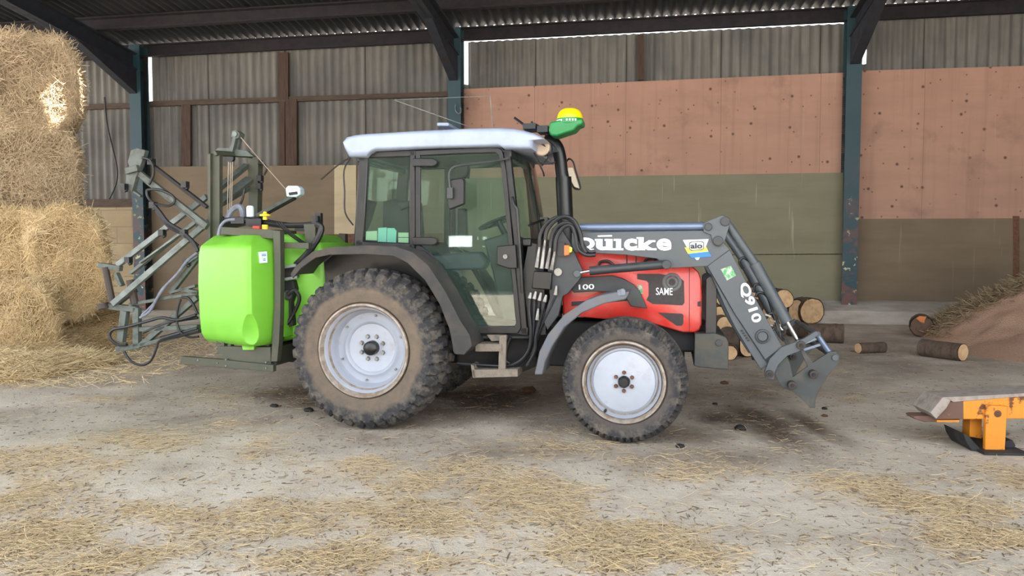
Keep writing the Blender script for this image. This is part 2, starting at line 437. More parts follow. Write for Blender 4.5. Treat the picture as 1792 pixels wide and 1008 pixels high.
    def disc(self, c, r, y0, y1, n=20):
        """short cylinder along the frame's depth axis at (x, z) = c"""
        return self.cyl((c[0], y0, c[1]), (c[0], y1, c[1]), r, n)
    def lathe(self, prof, c, n=48, closed=False):
        """profile [(depth, radius)] turned about the depth axis through (x, z) = c"""
        vs = []; m = len(prof); fs = []
        for k in range(n):
            th = 2 * math.pi * k / n
            vs += [(c[0] + r * math.cos(th), y, c[1] + r * math.sin(th)) for y, r in prof]
        for k in range(n):
            j = (k + 1) % n
            fs += [(k * m + i, k * m + i + 1, j * m + i + 1, j * m + i) for i in range(m - 1 + (1 if closed else 0)) if not closed or True] if not closed else \
                  [(k * m + i, k * m + (i + 1) % m, j * m + (i + 1) % m, j * m + i) for i in range(m)]
        self.add(vs, fs); return self
    def vlathe(self, prof, c, n=24, sx=1.0, sy=1.0):
        """profile [(radius, z)] turned about a vertical axis"""
        vs = []; m = len(prof); fs = []
        for k in range(n):
            th = 2 * math.pi * k / n
            vs += [(c[0] + sx * r * math.cos(th), c[1] + sy * r * math.sin(th), z) for r, z in prof]
        for k in range(n):
            j = (k + 1) % n
            fs += [(k * m + i, k * m + i + 1, j * m + i + 1, j * m + i) for i in range(m - 1)]
        self.add(vs, fs); return self
    def build(self, name, mat, parent=None, smooth=35, bevel=0.0, seg=2, origin=None, clean=True):
        me = bpy.data.meshes.new(name)
        off = Vector(origin) if origin is not None else Vector((0, 0, 0))
        me.from_pydata([tuple(Vector(p) - off) for p in self.v], [], self.f)
        bm = bmesh.new(); bm.from_mesh(me)
        if clean:
            bmesh.ops.remove_doubles(bm, verts=bm.verts, dist=1e-5)
            bmesh.ops.recalc_face_normals(bm, faces=bm.faces)
        bm.to_mesh(me); bm.free()
        if smooth:
            for p in me.polygons: p.use_smooth = True
            me.set_sharp_from_angle(angle=R(smooth))
        me.materials.append(mat)
        o = bpy.data.objects.new(name, me); COL.objects.link(o)
        o.location = off
        if parent: o.parent = parent
        if bevel:
            md = o.modifiers.new('bevel', 'BEVEL'); md.width = bevel; md.segments = seg; md.limit_method = 'ANGLE'; md.angle_limit = R(40)
            md.harden_normals = False
        return o

def empty(name, loc, rz=0.0):
    o = bpy.data.objects.new(name, None); COL.objects.link(o); o.location = loc; o.rotation_euler = (0, 0, rz); o.empty_display_size = 0.2
    return o
def tag(o, label=None, cat=None, group=None, kind=None):
    if label: o['label'] = label
    if cat: o['category'] = cat
    if group: o['group'] = group
    if kind: o['kind'] = kind
    return o
def children(o): return [c for c in list(COL.objects) if c.parent == o]
def copy_tree(o, parent=None):
    c = o.copy(); COL.objects.link(c)
    if parent: c.parent = parent
    for ch in children(o): copy_tree(ch, c)
    return c

def text_mesh(body, ll, lr, h, w, name, mat, parent, thick=0.004, bold=0.0, serif=False):
    """writing standing on the line ll -> lr (frame x,z points), capital height h, facing the viewer's side at depth w"""
    cu = bpy.data.curves.new(name, 'FONT'); cu.body = body; cu.size = 1.0; cu.offset = bold; cu.resolution_u = 4
    tmp = bpy.data.objects.new(name, cu); COL.objects.link(tmp)
    bpy.context.view_layer.update()
    dg = bpy.context.evaluated_depsgraph_get()
    me0 = bpy.data.meshes.new_from_object(tmp.evaluated_get(dg))
    vs = [v.co.copy() for v in me0.vertices]; fs = [tuple(p.vertices) for p in me0.polygons]
    bpy.data.objects.remove(tmp); bpy.data.curves.remove(cu); bpy.data.meshes.remove(me0)
    x0, x1 = min(v.x for v in vs), max(v.x for v in vs); y0, y1 = min(v.y for v in vs), max(v.y for v in vs)
    a, b = Vector(ll), Vector(lr); e = b - a; n = Vector((-e.y, e.x)).normalized()
    mb = MB(); out = []
    for v in vs:
        q = a + e * ((v.x - x0) / (x1 - x0)) + n * (h * (v.y - y0) / (y1 - y0))
        out.append((q.x, w, q.y))
    mb.add(out, fs)
    o = mb.build(name, mat, parent, smooth=0)
    md = o.modifiers.new('thickness', 'SOLIDIFY'); md.thickness = thick; md.offset = 0
    return o

def strands(name, pos, dirs, length, rad, mat, parent=None, bend=None):
    """many separate straws as thin three-sided stalks, in one mesh"""
    n = len(pos)
    d = dirs / np.linalg.norm(dirs, axis=1, keepdims=True)
    ref = np.where(np.abs(d[:, 2:3]) > 0.9, np.array([[1.0, 0, 0]]), np.array([[0, 0, 1.0]]))
    a = np.cross(d, ref); a /= np.linalg.norm(a, axis=1, keepdims=True); b = np.cross(d, a)
    L = length.reshape(-1, 1); rr = rad.reshape(-1, 1)
    bd = bend if bend is not None else np.zeros((n, 3))
    V = np.zeros((n, 9, 3))
    for i, t in enumerate((-0.5, 0.0, 0.5)):
        c = pos + d * L * t + (bd if i == 1 else 0)
        sc = rr * (1.0 if i < 2 else 0.7)
        for k in range(3):
            th = 2 * math.pi * k / 3
            V[:, i * 3 + k] = c + (a * math.cos(th) + b * math.sin(th)) * sc
    base = (np.arange(n) * 9).reshape(-1, 1, 1)
    q = []
    for i in range(2):
        for k in range(3):
            q.append((i * 3 + k, i * 3 + (k + 1) % 3, (i + 1) * 3 + (k + 1) % 3, (i + 1) * 3 + k))
    Fq = (np.array(q).reshape(1, 6, 4) + base).reshape(-1, 4)
    me = bpy.data.meshes.new(name)
    me.vertices.add(n * 9); me.vertices.foreach_set('co', V.reshape(-1))
    me.loops.add(len(Fq) * 4); me.loops.foreach_set('vertex_index', Fq.reshape(-1).astype(np.int32))
    me.polygons.add(len(Fq)); me.polygons.foreach_set('loop_start', (np.arange(len(Fq)) * 4).astype(np.int32))
    me.update(calc_edges=True); me.validate()
    me.materials.append(mat)
    o = bpy.data.objects.new(name, me); COL.objects.link(o)
    if parent: o.parent = parent
    return o
#@@WALL
# ================================================================== THE BARN
WALL = Frame((0, 0), 0)
_pl, _pr = Vector((-9.77, 20.2, 0)), Vector((7.48, 17.0, 0))
WALL = Frame(_pl, math.atan2(3.2, 17.25))       # x runs right along the back wall, y away from the viewer
def wz(pts, w=0.0): return WALL.sz(pts, w)
def wp(px, py, w=0.0): return WALL.p(px, py, w)
WROT = -WALL.yaw
def wstruct(o, kind='structure'):
    o.location = Vector(o.location); o['kind'] = kind
    return o
barn_loc = WALL.o
def wbuild(mb, name, mat, **k):
    o = mb.build(name, mat, **k); o.location = barn_loc + Matrix.Rotation(WROT, 3, 'Z') @ Vector(o.location); o.rotation_euler = (0, 0, WROT)
    o['kind'] = 'structure'
    return o

PITCH_W, AMP_W = 0.21, 0.032
def wall_sheet(mb, s0, s1, zb0, zb1, zt0, zt1, y=0.0):
    n = max(2, int((s1 - s0) / PITCH_W * 8)); vs = []; fs = []
    for i in range(n + 1):
        t = i / n; s = s0 + (s1 - s0) * t
        yy = y + AMP_W * math.sin(2 * math.pi * s / PITCH_W)
        vs += [(s, yy, zb0 + (zb1 - zb0) * t), (s, yy, zt0 + (zt1 - zt0) * t)]
        if i: fs.append((2 * i - 2, 2 * i, 2 * i + 1, 2 * i - 1))
    mb.add(vs, fs)
def sx(px, w=0.0): return WALL.p(px, 434, w).x
def zz(px, py, w=0.0): return WALL.p(px, py, w).z

S_L, S_R = -9.0, 27.0                           # how far the back wall runs
Z_EAVE = zz(520, 64, -0.2)                      # top of the eave purlin
mb = MB()
z_top = zz(800, 76)
wall_sheet(mb, S_L, sx(246), 0, 0, z_top + .16, z_top + .16)
wall_sheet(mb, sx(272), sx(799), zz(400, 178), zz(400, 178), zz(400, 78), zz(760, 72.5))
wall_sheet(mb, sx(246), sx(799), 0, 0, zz(400, 172), zz(400, 172))
wall_sheet(mb, sx(819.5), sx(1486), 0, 0, zz(900, 69.5), zz(1300, 50))
wall_sheet(mb, sx(799), sx(821), 0, 0, zz(810, 148), zz(810, 148))
wall_sheet(mb, sx(1486), sx(1508), 0, 0, zz(1506, 112), zz(1506, 112))
wall_sheet(mb, sx(1508), S_R, 0, 0, zz(1600, 31.5), zz(1792, 22.5))
wall_back = wbuild(mb, 'wall_back', M['wall_sheet'], smooth=60, clean=False)

# boards lining the lower wall
def board(mat, pts, y0, y1, name='wall_back_board'):
    return wbuild(MB().prism(wz(pts, y0), y0, y1), name, mat, smooth=0)
Y0 = -0.14
board(M['ply_pink'], [(1500, 124), (1800, 115), (2060, 106), (2060, 384), (1500, 383)], Y0, Y0 + 0.03)
board(M['ply_brown'], [(1498, 383), (1776, 382), (1774, 530), (1495, 527)], Y0 - 0.01, Y0 + 0.03)
board(M['ply_brown'], [(1781, 382), (2060, 383), (2060, 545), (1780, 534)], Y0, Y0 + 0.03)
board(M['rust'], [(1773, 378), (1784, 378), (1784, 534), (1773, 532)], Y0 - 0.02, Y0 + 0.03)  # gap between boards: its darkness is put in as a dark strip
board(M['ply_pink'], [(805, 156), (1478, 127), (1478, 302), (805, 312)], Y0, Y0 + 0.03)
board(M['ply_olive'], [(805, 312), (1476, 302), (1474, 444), (805, 447)], Y0 - 0.005, Y0 + 0.03)
board(M['ply_olive'], [(805, 448.5), (1474, 445.5), (1472, 537), (805, 540)], Y0 - 0.012, Y0 + 0.03)
board(M['ply_brown'], [(250, 292), (585, 289), (585, 545), (250, 545)], Y0, Y0 + 0.03)
board(M['ply_beige'], [(585, 289), (623, 289), (623, 409), (585, 410)], Y0 - 0.03, Y0 + 0.03)
board(M['rust'], [(569, 410), (800, 408), (800, 432), (569, 434)], Y0 - 0.05, Y0 + 0.03)
board(M['ply_brown'], [(623, 289), (800, 287), (800, 545), (623, 545)], Y0, Y0 + 0.03)
board(M['ply_brown'], [(585, 434), (623, 434), (623, 545), (585, 545)], Y0, Y0 + 0.03)
wbuild(MB().prism(wz([(247, 100), (258, 100), (258, 520), (248, 520)], -0.14), -0.14, -0.10), 'wall_stud', M['post_wood'], smooth=0)
board(M['block'], [(-420, 366), (235, 361), (235, 545), (-420, 545)], -0.22, 0.1, 'wall_back_blockwork')

# concrete kicker along the foot of the wall
kz = ground(1500, 567)
kw = (kz - WALL.o).dot(WALL.l)
prof = [(kw, 0.0), (kw, 0.27), (kw + 0.04, 0.30), (Y0 + 0.02, 0.46), (0.2, 0.46), (0.2, 0.0)]
mb = MB(); n = 60; vs = []; fs = []; k = len(prof)
s0, s1 = sx(800), S_R
for i in range(n + 1):
    s = s0 + (s1 - s0) * i / n
    for j, (a, b) in enumerate(prof):
        jj = mnoise.noise(Vector((s * 1.3, j * 3.1, 0.0)))
        vs.append((s, a + (0.03 * jj if j in (1, 2) else 0), max(0, b + (0.025 * jj if j in (1, 2, 3) else 0))))
    if i:
        fs += [((i - 1) * k + j, i * k + j, i * k + (j + 1) % k, (i - 1) * k + (j + 1) % k) for j in range(k)]
fs += [tuple(range(k)), tuple(range(n * k, n * k + k))]
mb.add(vs, fs)
wbuild(mb, 'baseboard_back', M['concrete'], smooth=30)

# columns
def column(px, zt, zb, w=-0.46, width=0.31, name='steel_column'):
    s = WALL.p(px, 434, w).x; mb = MB()
    mb.box((s, w + 0.01, (zt + zb) / 2), (width, 0.025, zt - zb)); mb.box((s, w + 0.33, (zt + zb) / 2), (width, 0.02, zt - zb))
    mb.box((s, w + 0.17, (zt + zb) / 2), (0.022, 0.30, zt - zb))
    return wbuild(mb, name, M['column'], smooth=0)
COLS = [243, 796, 1488]
for px, nm in zip(COLS, ('left', 'middle', 'right')):
    c = column(px, Z_EAVE - 0.05, 0.0 if nm != 'right' else 0.25)
    c['label'] = {'left': 'blue-green steel column behind the sprayer boom', 'middle': 'blue-green steel column behind the tractor cab',
                  'right': 'blue-green steel column with chipped paint between the pink boards'}[nm]
column(1488 + 700, Z_EAVE, 0.0)

# roof
SLOPE = math.tan(R(7.0))
DEPTH_ROOF = 19.5
AMP_R = 0.048
def roof_z(y): return Z_EAVE + 0.065 + (-y) * SLOPE
# unseen hole added in the roof to throw the sun patch on the top bale
SUN_SPOT = at_depth(112, 178, 11.78)
def to_wall(p):
    q = Vector(p) - WALL.o
    return Vector((q.dot(WALL.d), q.dot(WALL.l), p.z))
t = 3.0
for _ in range(30):
    q = to_wall(SUN_SPOT + SUN_DIR * t); t += (roof_z(q.y) - q.z) / (SUN_DIR.z + SUN_DIR.dot(WALL.l) * SLOPE)
HOLE = to_wall(SUN_SPOT + SUN_DIR * t)
n_w = int((S_R - S_L) / PITCH_W)
hs0, hs1 = HOLE.x - 0.27, HOLE.x + 0.20
hy0, hy1 = HOLE.y - 0.21, HOLE.y + 0.21
vs = []; fs = []
cols = sorted(set([S_L + i * PITCH_W / 8 for i in range(n_w * 8 + 1)] + [hs0, hs1]))
rows = [0.05, 0.0, -0.5, -4.0, hy1, hy0, -DEPTH_ROOF]
rows = sorted(set(rows), reverse=True)
m = len(rows)
for i, s in enumerate(cols):
    for y in rows: vs.append((s, y, roof_z(y) + AMP_R * math.sin(2 * math.pi * s / PITCH_W)))
    if i:
        for j in range(m - 1):
            sm, ym = (s + cols[i - 1]) / 2, (rows[j] + rows[j + 1]) / 2
            if hs0 < sm < hs1 and hy0 < ym < hy1: continue
            fs.append(((i - 1) * m + j, i * m + j, i * m + j + 1, (i - 1) * m + j + 1))
mb = MB(); mb.add(vs, fs)
wbuild(mb, 'ceiling', M['roof_sheet'], smooth=60, clean=False)

# purlins (eave purlin first) and rafters
def purlin(y, depth, wid=0.16, name='roof_purlin'):
    z = roof_z(y) - 0.067
    mb = MB(); mb.box(((S_L + S_R) / 2, y, z - depth / 2), (S_R - S_L, 0.03, depth))
    mb.box(((S_L + S_R) / 2, y - wid / 2, z - depth + 0.015), (S_R - S_L, wid, 0.03)); mb.box(((S_L + S_R) / 2, y - wid / 2, z - 0.015), (S_R - S_L, wid, 0.03))
    return wbuild(mb, name, M['purlin'], smooth=0)
purlin(-0.12, 0.31, 0.10)
y = -1.75
while y > -DEPTH_ROOF + 0.5:
    purlin(y, 0.30); y -= 1.65

def rafter(px):
    s = WALL.p(px, 434, -0.4).x; mb = MB()
    y0, y1 = -0.2, -DEPTH_ROOF + 0.2
    za = lambda y: roof_z(y) - 0.40
    D = 0.42
    for a, b in ((0.0, 0.03), (D - 0.03, D)):
        vs = []
        for y in (y0, y1):
            for x in (s - 0.13, s + 0.13): vs += [(x, y, za(y) - a), (x, y, za(y) - b)]
        mb.add(vs, [(0, 1, 3, 2), (4, 6, 7, 5), (0, 2, 6, 4), (1, 5, 7, 3), (0, 4, 5, 1), (2, 3, 7, 6)])
    vs = []
    for y in (y0, y1):
        for x in (s - 0.012, s + 0.012): vs += [(x, y, za(y)), (x, y, za(y) - D)]
    mb.add(vs, [(0, 1, 3, 2), (4, 6, 7, 5), (0, 2, 6, 4), (1, 5, 7, 3), (0, 4, 5, 1), (2, 3, 7, 6)])
    # haunch at the knee
    vs = []
    for x in (s - 0.10, s + 0.10): vs += [(x, -0.45, za(-0.45) - D + 0.02), (x, -2.6, za(-2.6) - D + 0.02), (x, -0.45, za(-0.45) - D - 0.58)]
    mb.add(vs, [(0, 1, 2), (5, 4, 3), (0, 3, 4, 1), (1, 4, 5, 2), (2, 5, 3, 0)])
    return wbuild(mb, 'roof_rafter', M['rafter'], smooth=0)
for px in COLS + [2188]: rafter(px)

# side rails and timber studs on the sheeting
def wbar(name, pts, w, mat): return wbuild(MB().prism(wz(pts, w), w, w + 0.08), name, mat, smooth=0)
wbar('wall_rail', [(262, 177), (786, 160), (786, 168), (262, 186)], -0.12, M['timber'])
wbar('wall_rail', [(-300, 196), (228, 180), (228, 189), (-300, 206)], -0.12, M['timber'])
wbar('wall_rail', [(-300, 353), (232, 348), (232, 362), (-300, 368)], -0.26, M['timber'])
wbar('wall_stud', [(486, 92), (504, 91), (504, 174), (486, 174)], -0.14, M['post_wood'])
wbar('wall_stud', [(499, 174), (519, 173), (519, 289), (500, 289)], -0.15, M['post_wood'])
wbar('wall_stud', [(488, 178), (498, 178), (498, 289), (489, 289)], -0.13, M['post_wood'])
wbar('wall_stud', [(317, 183), (333, 183), (333, 290), (317, 290)], -0.14, M['post_wood'])
wbar('wall_stud', [(1116, 60), (1127, 60), (1127, 140), (1116, 140)], -0.14, M['post_wood'])

# side wall of the barn (out of frame, it shades the room)
mb = MB(); mb.box((S_R, -DEPTH_ROOF / 2, 4.6), (0.1, DEPTH_ROOF, 9.2)); wbuild(mb, 'wall_right', M['wall_sheet'], smooth=0)

# unseen wall section and glowing pane added for the door glass to mirror
YF = -13.0
TO_ = ground(640, 757); _yaw = R(11.5); _l = Vector((math.sin(_yaw), math.cos(_yaw), 0))
def mirrored(px, py, w=0.42):
    r = ray(px, py); t = (w - (CAM - Vector((TO_.x, TO_.y, 0))).dot(_l)) / r.dot(_l); p = CAM + r * t
    q = r - _l * (2 * r.dot(_l)); k = (YF - p.y) / q.y
    return p + q * k
wa, wb_ = mirrored(786, 413), mirrored(828, 432)
wx0, wx1, wz0, wz1 = min(wa.x, wb_.x), max(wa.x, wb_.x), min(wa.z, wb_.z), max(wa.z, wb_.z)
mb = MB(); X0, X1, ZT = -21.0, -3.5, 6.0
for x0, x1, z0, z1 in ((X0, wx0, 0, ZT), (wx1, X1, 0, ZT), (wx0, wx1, 0, wz0), (wx0, wx1, wz1, ZT)):
    mb.box(((x0 + x1) / 2, YF, (z0 + z1) / 2), (x1 - x0, 0.2, z1 - z0))
o = mb.build('reflection_wall', M['wall_sheet'], smooth=0); o['kind'] = 'structure'
m, nt, nd, lk, bs = new_mat('glowing_pane')
bs.inputs['Emission Color'].default_value = (0.95, 0.98, 1, 1); bs.inputs['Emission Strength'].default_value = 9.0  # added pane glows to put the white reflection in the door glass
o = MB().box(((wx0 + wx1) / 2, YF, (wz0 + wz1) / 2), (wx1 - wx0, 0.05, wz1 - wz0)).build('reflection_pane', m, smooth=0); o['kind'] = 'structure'

#@@FLOOR
# ------------------------------------------------------------------ floor
BLOBS = [  # (px, py, rx, ry, weight): where loose straw lies
    (60, 800, 170, 30, 1.0), (230, 775, 160, 22, .9), (380, 745, 120, 16, .7), (40, 868, 110, 34, 1.0), (200, 700, 120, 16, .5), (60, 950, 120, 40, .9),
    (300, 900, 120, 24, .8), (330, 835, 60, 18, .3), (480, 770, 90, 30, .5), (640, 820, 70, 30, .9), (700, 850, 90, 24, .9), (480, 905, 130, 40, .8), (620, 885, 120, 30, .7),
    (760, 900, 110, 40, .8), (900, 865, 110, 50, 1.0), (960, 890, 80, 40, .9), (850, 820, 140, 30, .5), (1000, 800, 160, 28, .5), (1090, 945, 120, 34, 1.0), (1060, 985, 80, 30, .8),
    (560, 980, 160, 28, .9), (780, 985, 120, 30, .7), (180, 985, 90, 24, .7), (1260, 800, 110, 30, .4), (1540, 850, 120, 28, .8), (1640, 880, 120, 34, .9), (1710, 940, 110, 44, 1.0), (1780, 830, 60, 40, .7),
    (1420, 640, 90, 14, .5), (1480, 690, 90, 14, .4), (1700, 760, 80, 18, .6), (1250, 690, 60, 20, .3), (440, 690, 110, 22, .5), (1180, 830, 120, 26, .5), (120, 640, 160, 26, 1.0), (100, 660, 110, 22, .9)]
DIRT = [  # muddy / damp patches
    (600, 700, 140, 26, .8), (520, 690, 90, 22, .9), (850, 700, 130, 30, 1.0), (760, 720, 100, 30, .8), (1340, 745, 50, 40, 1.1), (1420, 745, 26, 34, 1.0), (1260, 735, 60, 20, .9), (1200, 760, 80, 22, .7),
    (1150, 800, 140, 30, .5), (300, 700, 160, 26, .4), (140, 720, 160, 30, .35), (960, 740, 80, 22, .7), (1300, 800, 90, 24, .5), (1600, 600, 180, 20, .45), (1330, 690, 40, 20, .6), (700, 770, 200, 22, .5), (1000, 790, 300, 24, .55), (400, 720, 260, 30, .5), (900, 660, 500, 40, .6), (1500, 620, 300, 40, .45), (560, 705, 70, 10, 1.2), (1340, 740, 34, 30, 1.3), (1418, 742, 18, 26, 1.2), (1255, 735, 50, 12, 1.2), (860, 690, 90, 18, 1.3)]
def blob_arrays(bl):
    out = []
    for px, py, rx, ry, wt in bl:
        c = ground(px, py); a = ground(px + rx, py); b = ground(px, max(py - ry, 470)); b2 = ground(px, py + ry)
        out.append((c.x, c.y, abs(a.x - c.x), max((b.y - b2.y) / 2, 0.05), wt))
    return np.array(out)
_BS, _BD = blob_arrays(BLOBS), blob_arrays(DIRT)
def field(arr, x, y):
    v = np.zeros_like(x)
    for cx, cy, rx, ry, wt in arr:
        v = np.maximum(v, wt * np.exp(-0.8 * (((x - cx) / rx) ** 2 + ((y - cy) / ry) ** 2)))
    return v
def fbm(x, y, sc, oct=4, seed=0.0):
    return np.array([mnoise.fractal(Vector((a * sc, b * sc, seed)), 1.0, 2.0, oct) for a, b in zip(x, y)])
def straw_density(x, y):
    f = field(_BS, x, y) + 0.16
    nz = fbm(x, y, 1.6, 5, 3.3) * 0.5 + fbm(x * 0.7, y * 1.6, 4.5, 3, 9.1) * 0.25
    return np.clip((f + nz * 0.9 - 0.42) * 1.7, 0, 1)
def floor_mesh():
    xs = np.concatenate([np.linspace(-40, -12, 12)[:-1], np.arange(-12, 12.01, 0.09), np.linspace(12, 40, 12)[1:]])
    ys = np.concatenate([np.linspace(-20, 3, 10)[:-1], np.arange(3, 19.01, 0.09), np.linspace(19, 40, 10)[1:]])
    X, Y = np.meshgrid(xs, ys); x, y = X.ravel(), Y.ravel()
    nx, ny = len(xs), len(ys)
    V = np.stack([x, y, np.zeros_like(x)], 1)
    idx = np.arange(nx * ny).reshape(ny, nx)
    Fq = np.stack([idx[:-1, :-1], idx[:-1, 1:], idx[1:, 1:], idx[1:, :-1]], -1).reshape(-1, 4)
    me = bpy.data.meshes.new('floor')
    me.vertices.add(len(V)); me.vertices.foreach_set('co', V.ravel())
    me.loops.add(Fq.size); me.loops.foreach_set('vertex_index', Fq.ravel().astype(np.int32))
    me.polygons.add(len(Fq)); me.polygons.foreach_set('loop_start', (np.arange(len(Fq)) * 4).astype(np.int32))
    me.update(calc_edges=True)
    a = me.attributes.new('straw', 'FLOAT', 'POINT'); a.data.foreach_set('value', straw_density(x, y).astype(np.float32))
    dv = np.clip(field(_BD, x, y) * 1.0 + fbm(x, y, 1.1, 5, 21.0) * 0.35, 0, 1)
    a = me.attributes.new('dirt', 'FLOAT', 'POINT'); a.data.foreach_set('value', dv.astype(np.float32))
    m, nt, nd, lk, bs = new_mat('barn_floor')
    v = coord(nt); v2 = coord(nt, (0.6, 1.4, 1))
    c = mixc(nt, noise_fac(nt, v2, 0.8, 6, 0.35, 0.65), lin((200, 187, 170)), lin((214, 202, 187)))
    c = mixc(nt, mul(nt, noise_fac(nt, v, 2.6, 8, 0.45, 0.72, 0.7), 0.65), c, lin((170, 150, 130)))
    c = mixc(nt, mul(nt, noise_fac(nt, v, 26, 6, 0.55, 0.7, 0.7), 0.4), c, lin((156, 134, 108)))
    at = nd.new('ShaderNodeAttribute'); at.attribute_name = 'dirt'
    ad = nd.new('ShaderNodeAttribute'); ad.attribute_name = 'straw'
    c = mixc(nt, mul(nt, at.outputs['Fac'], mul(nt, noise_fac(nt, v, 5, 8, 0.1, 0.5, 0.75), 1.0)), c, lin((92, 76, 62)))
    c = mixc(nt, mul(nt, ad.outputs['Fac'], mul(nt, noise_fac(nt, v, 38, 5, 0.35, 0.6), 0.6)), c, lin((196, 168, 124)))
    lk.new(c, bs.inputs['Base Color']); bs.inputs['Roughness'].default_value = 0.88
    h = nd.new('ShaderNodeMath'); h.operation = 'ADD'
    lk.new(noise_fac(nt, v, 9, 8, 0.2, 0.8, 0.7), h.inputs[0]); lk.new(mul(nt, noise_fac(nt, v, 60, 4, 0.2, 0.8), 0.5), h.inputs[1])
    bump(nt, bs, h.outputs[0], 0.6, 0.025)
    me.materials.append(m)
    o = bpy.data.objects.new('floor', me); COL.objects.link(o); o['kind'] = 'structure'
floor_mesh()

def floor_straw():
    N = 150000
    yy = 3.3 / (1 - rng.random(N) * (1 - 3.3 / 12.5))      # denser close to the viewer
    xx = (rng.random(N) * 2 - 1) * 0.70 * yy
    keep = rng.random(N) < np.clip(straw_density(xx, yy) ** 1.3 * 0.46 + 0.022, 0, 1)
    x, y = xx[keep], yy[keep]; n = len(x)
    th = rng.random(n) * math.pi * 2
    d = np.stack([np.cos(th), np.sin(th), rng.normal(0, 0.16, n)], 1)
    L = rng.gamma(2.6, 0.021, n) + 0.012
    rad = rng.uniform(0.0009, 0.0021, n)
    pos = np.stack([x, y, 0.004 + np.abs(d[:, 2]) * L * 0.5 + rng.random(n) * 0.010], 1)
    bend = np.stack([rng.normal(0, .006, n), rng.normal(0, .006, n), rng.normal(0.002, .003, n)], 1)
    o = strands('scattered_straw', pos, d, L, rad, M['floor_straw'], bend=bend)
    tag(o, 'loose straw scattered in patches over the barn floor', 'straw', kind='stuff')
floor_straw()
def floor_bits():
    N = 26000
    y = 3.3 / (1 - rng.random(N) * (1 - 3.3 / 13.0)); x = (rng.random(N) * 2 - 1) * 0.70 * y
    keep = rng.random(N) < np.clip(0.25 + 0.75 * np.maximum(straw_density(x, y), field(_BD, x, y)), 0, 1)
    x, y = x[keep], y[keep]; n = len(x); th = rng.random(n) * 6.283
    o = strands('trodden_bits', np.stack([x, y, np.full(n, 0.003)], 1), np.stack([np.cos(th), np.sin(th), rng.normal(0, .05, n)], 1), rng.gamma(2.2, 0.011, n) + .006, rng.uniform(.001, .0035, n), M['bits'])
    tag(o, 'small dark bits of bark and trodden straw strewn over the floor', 'debris', kind='stuff')
floor_bits()

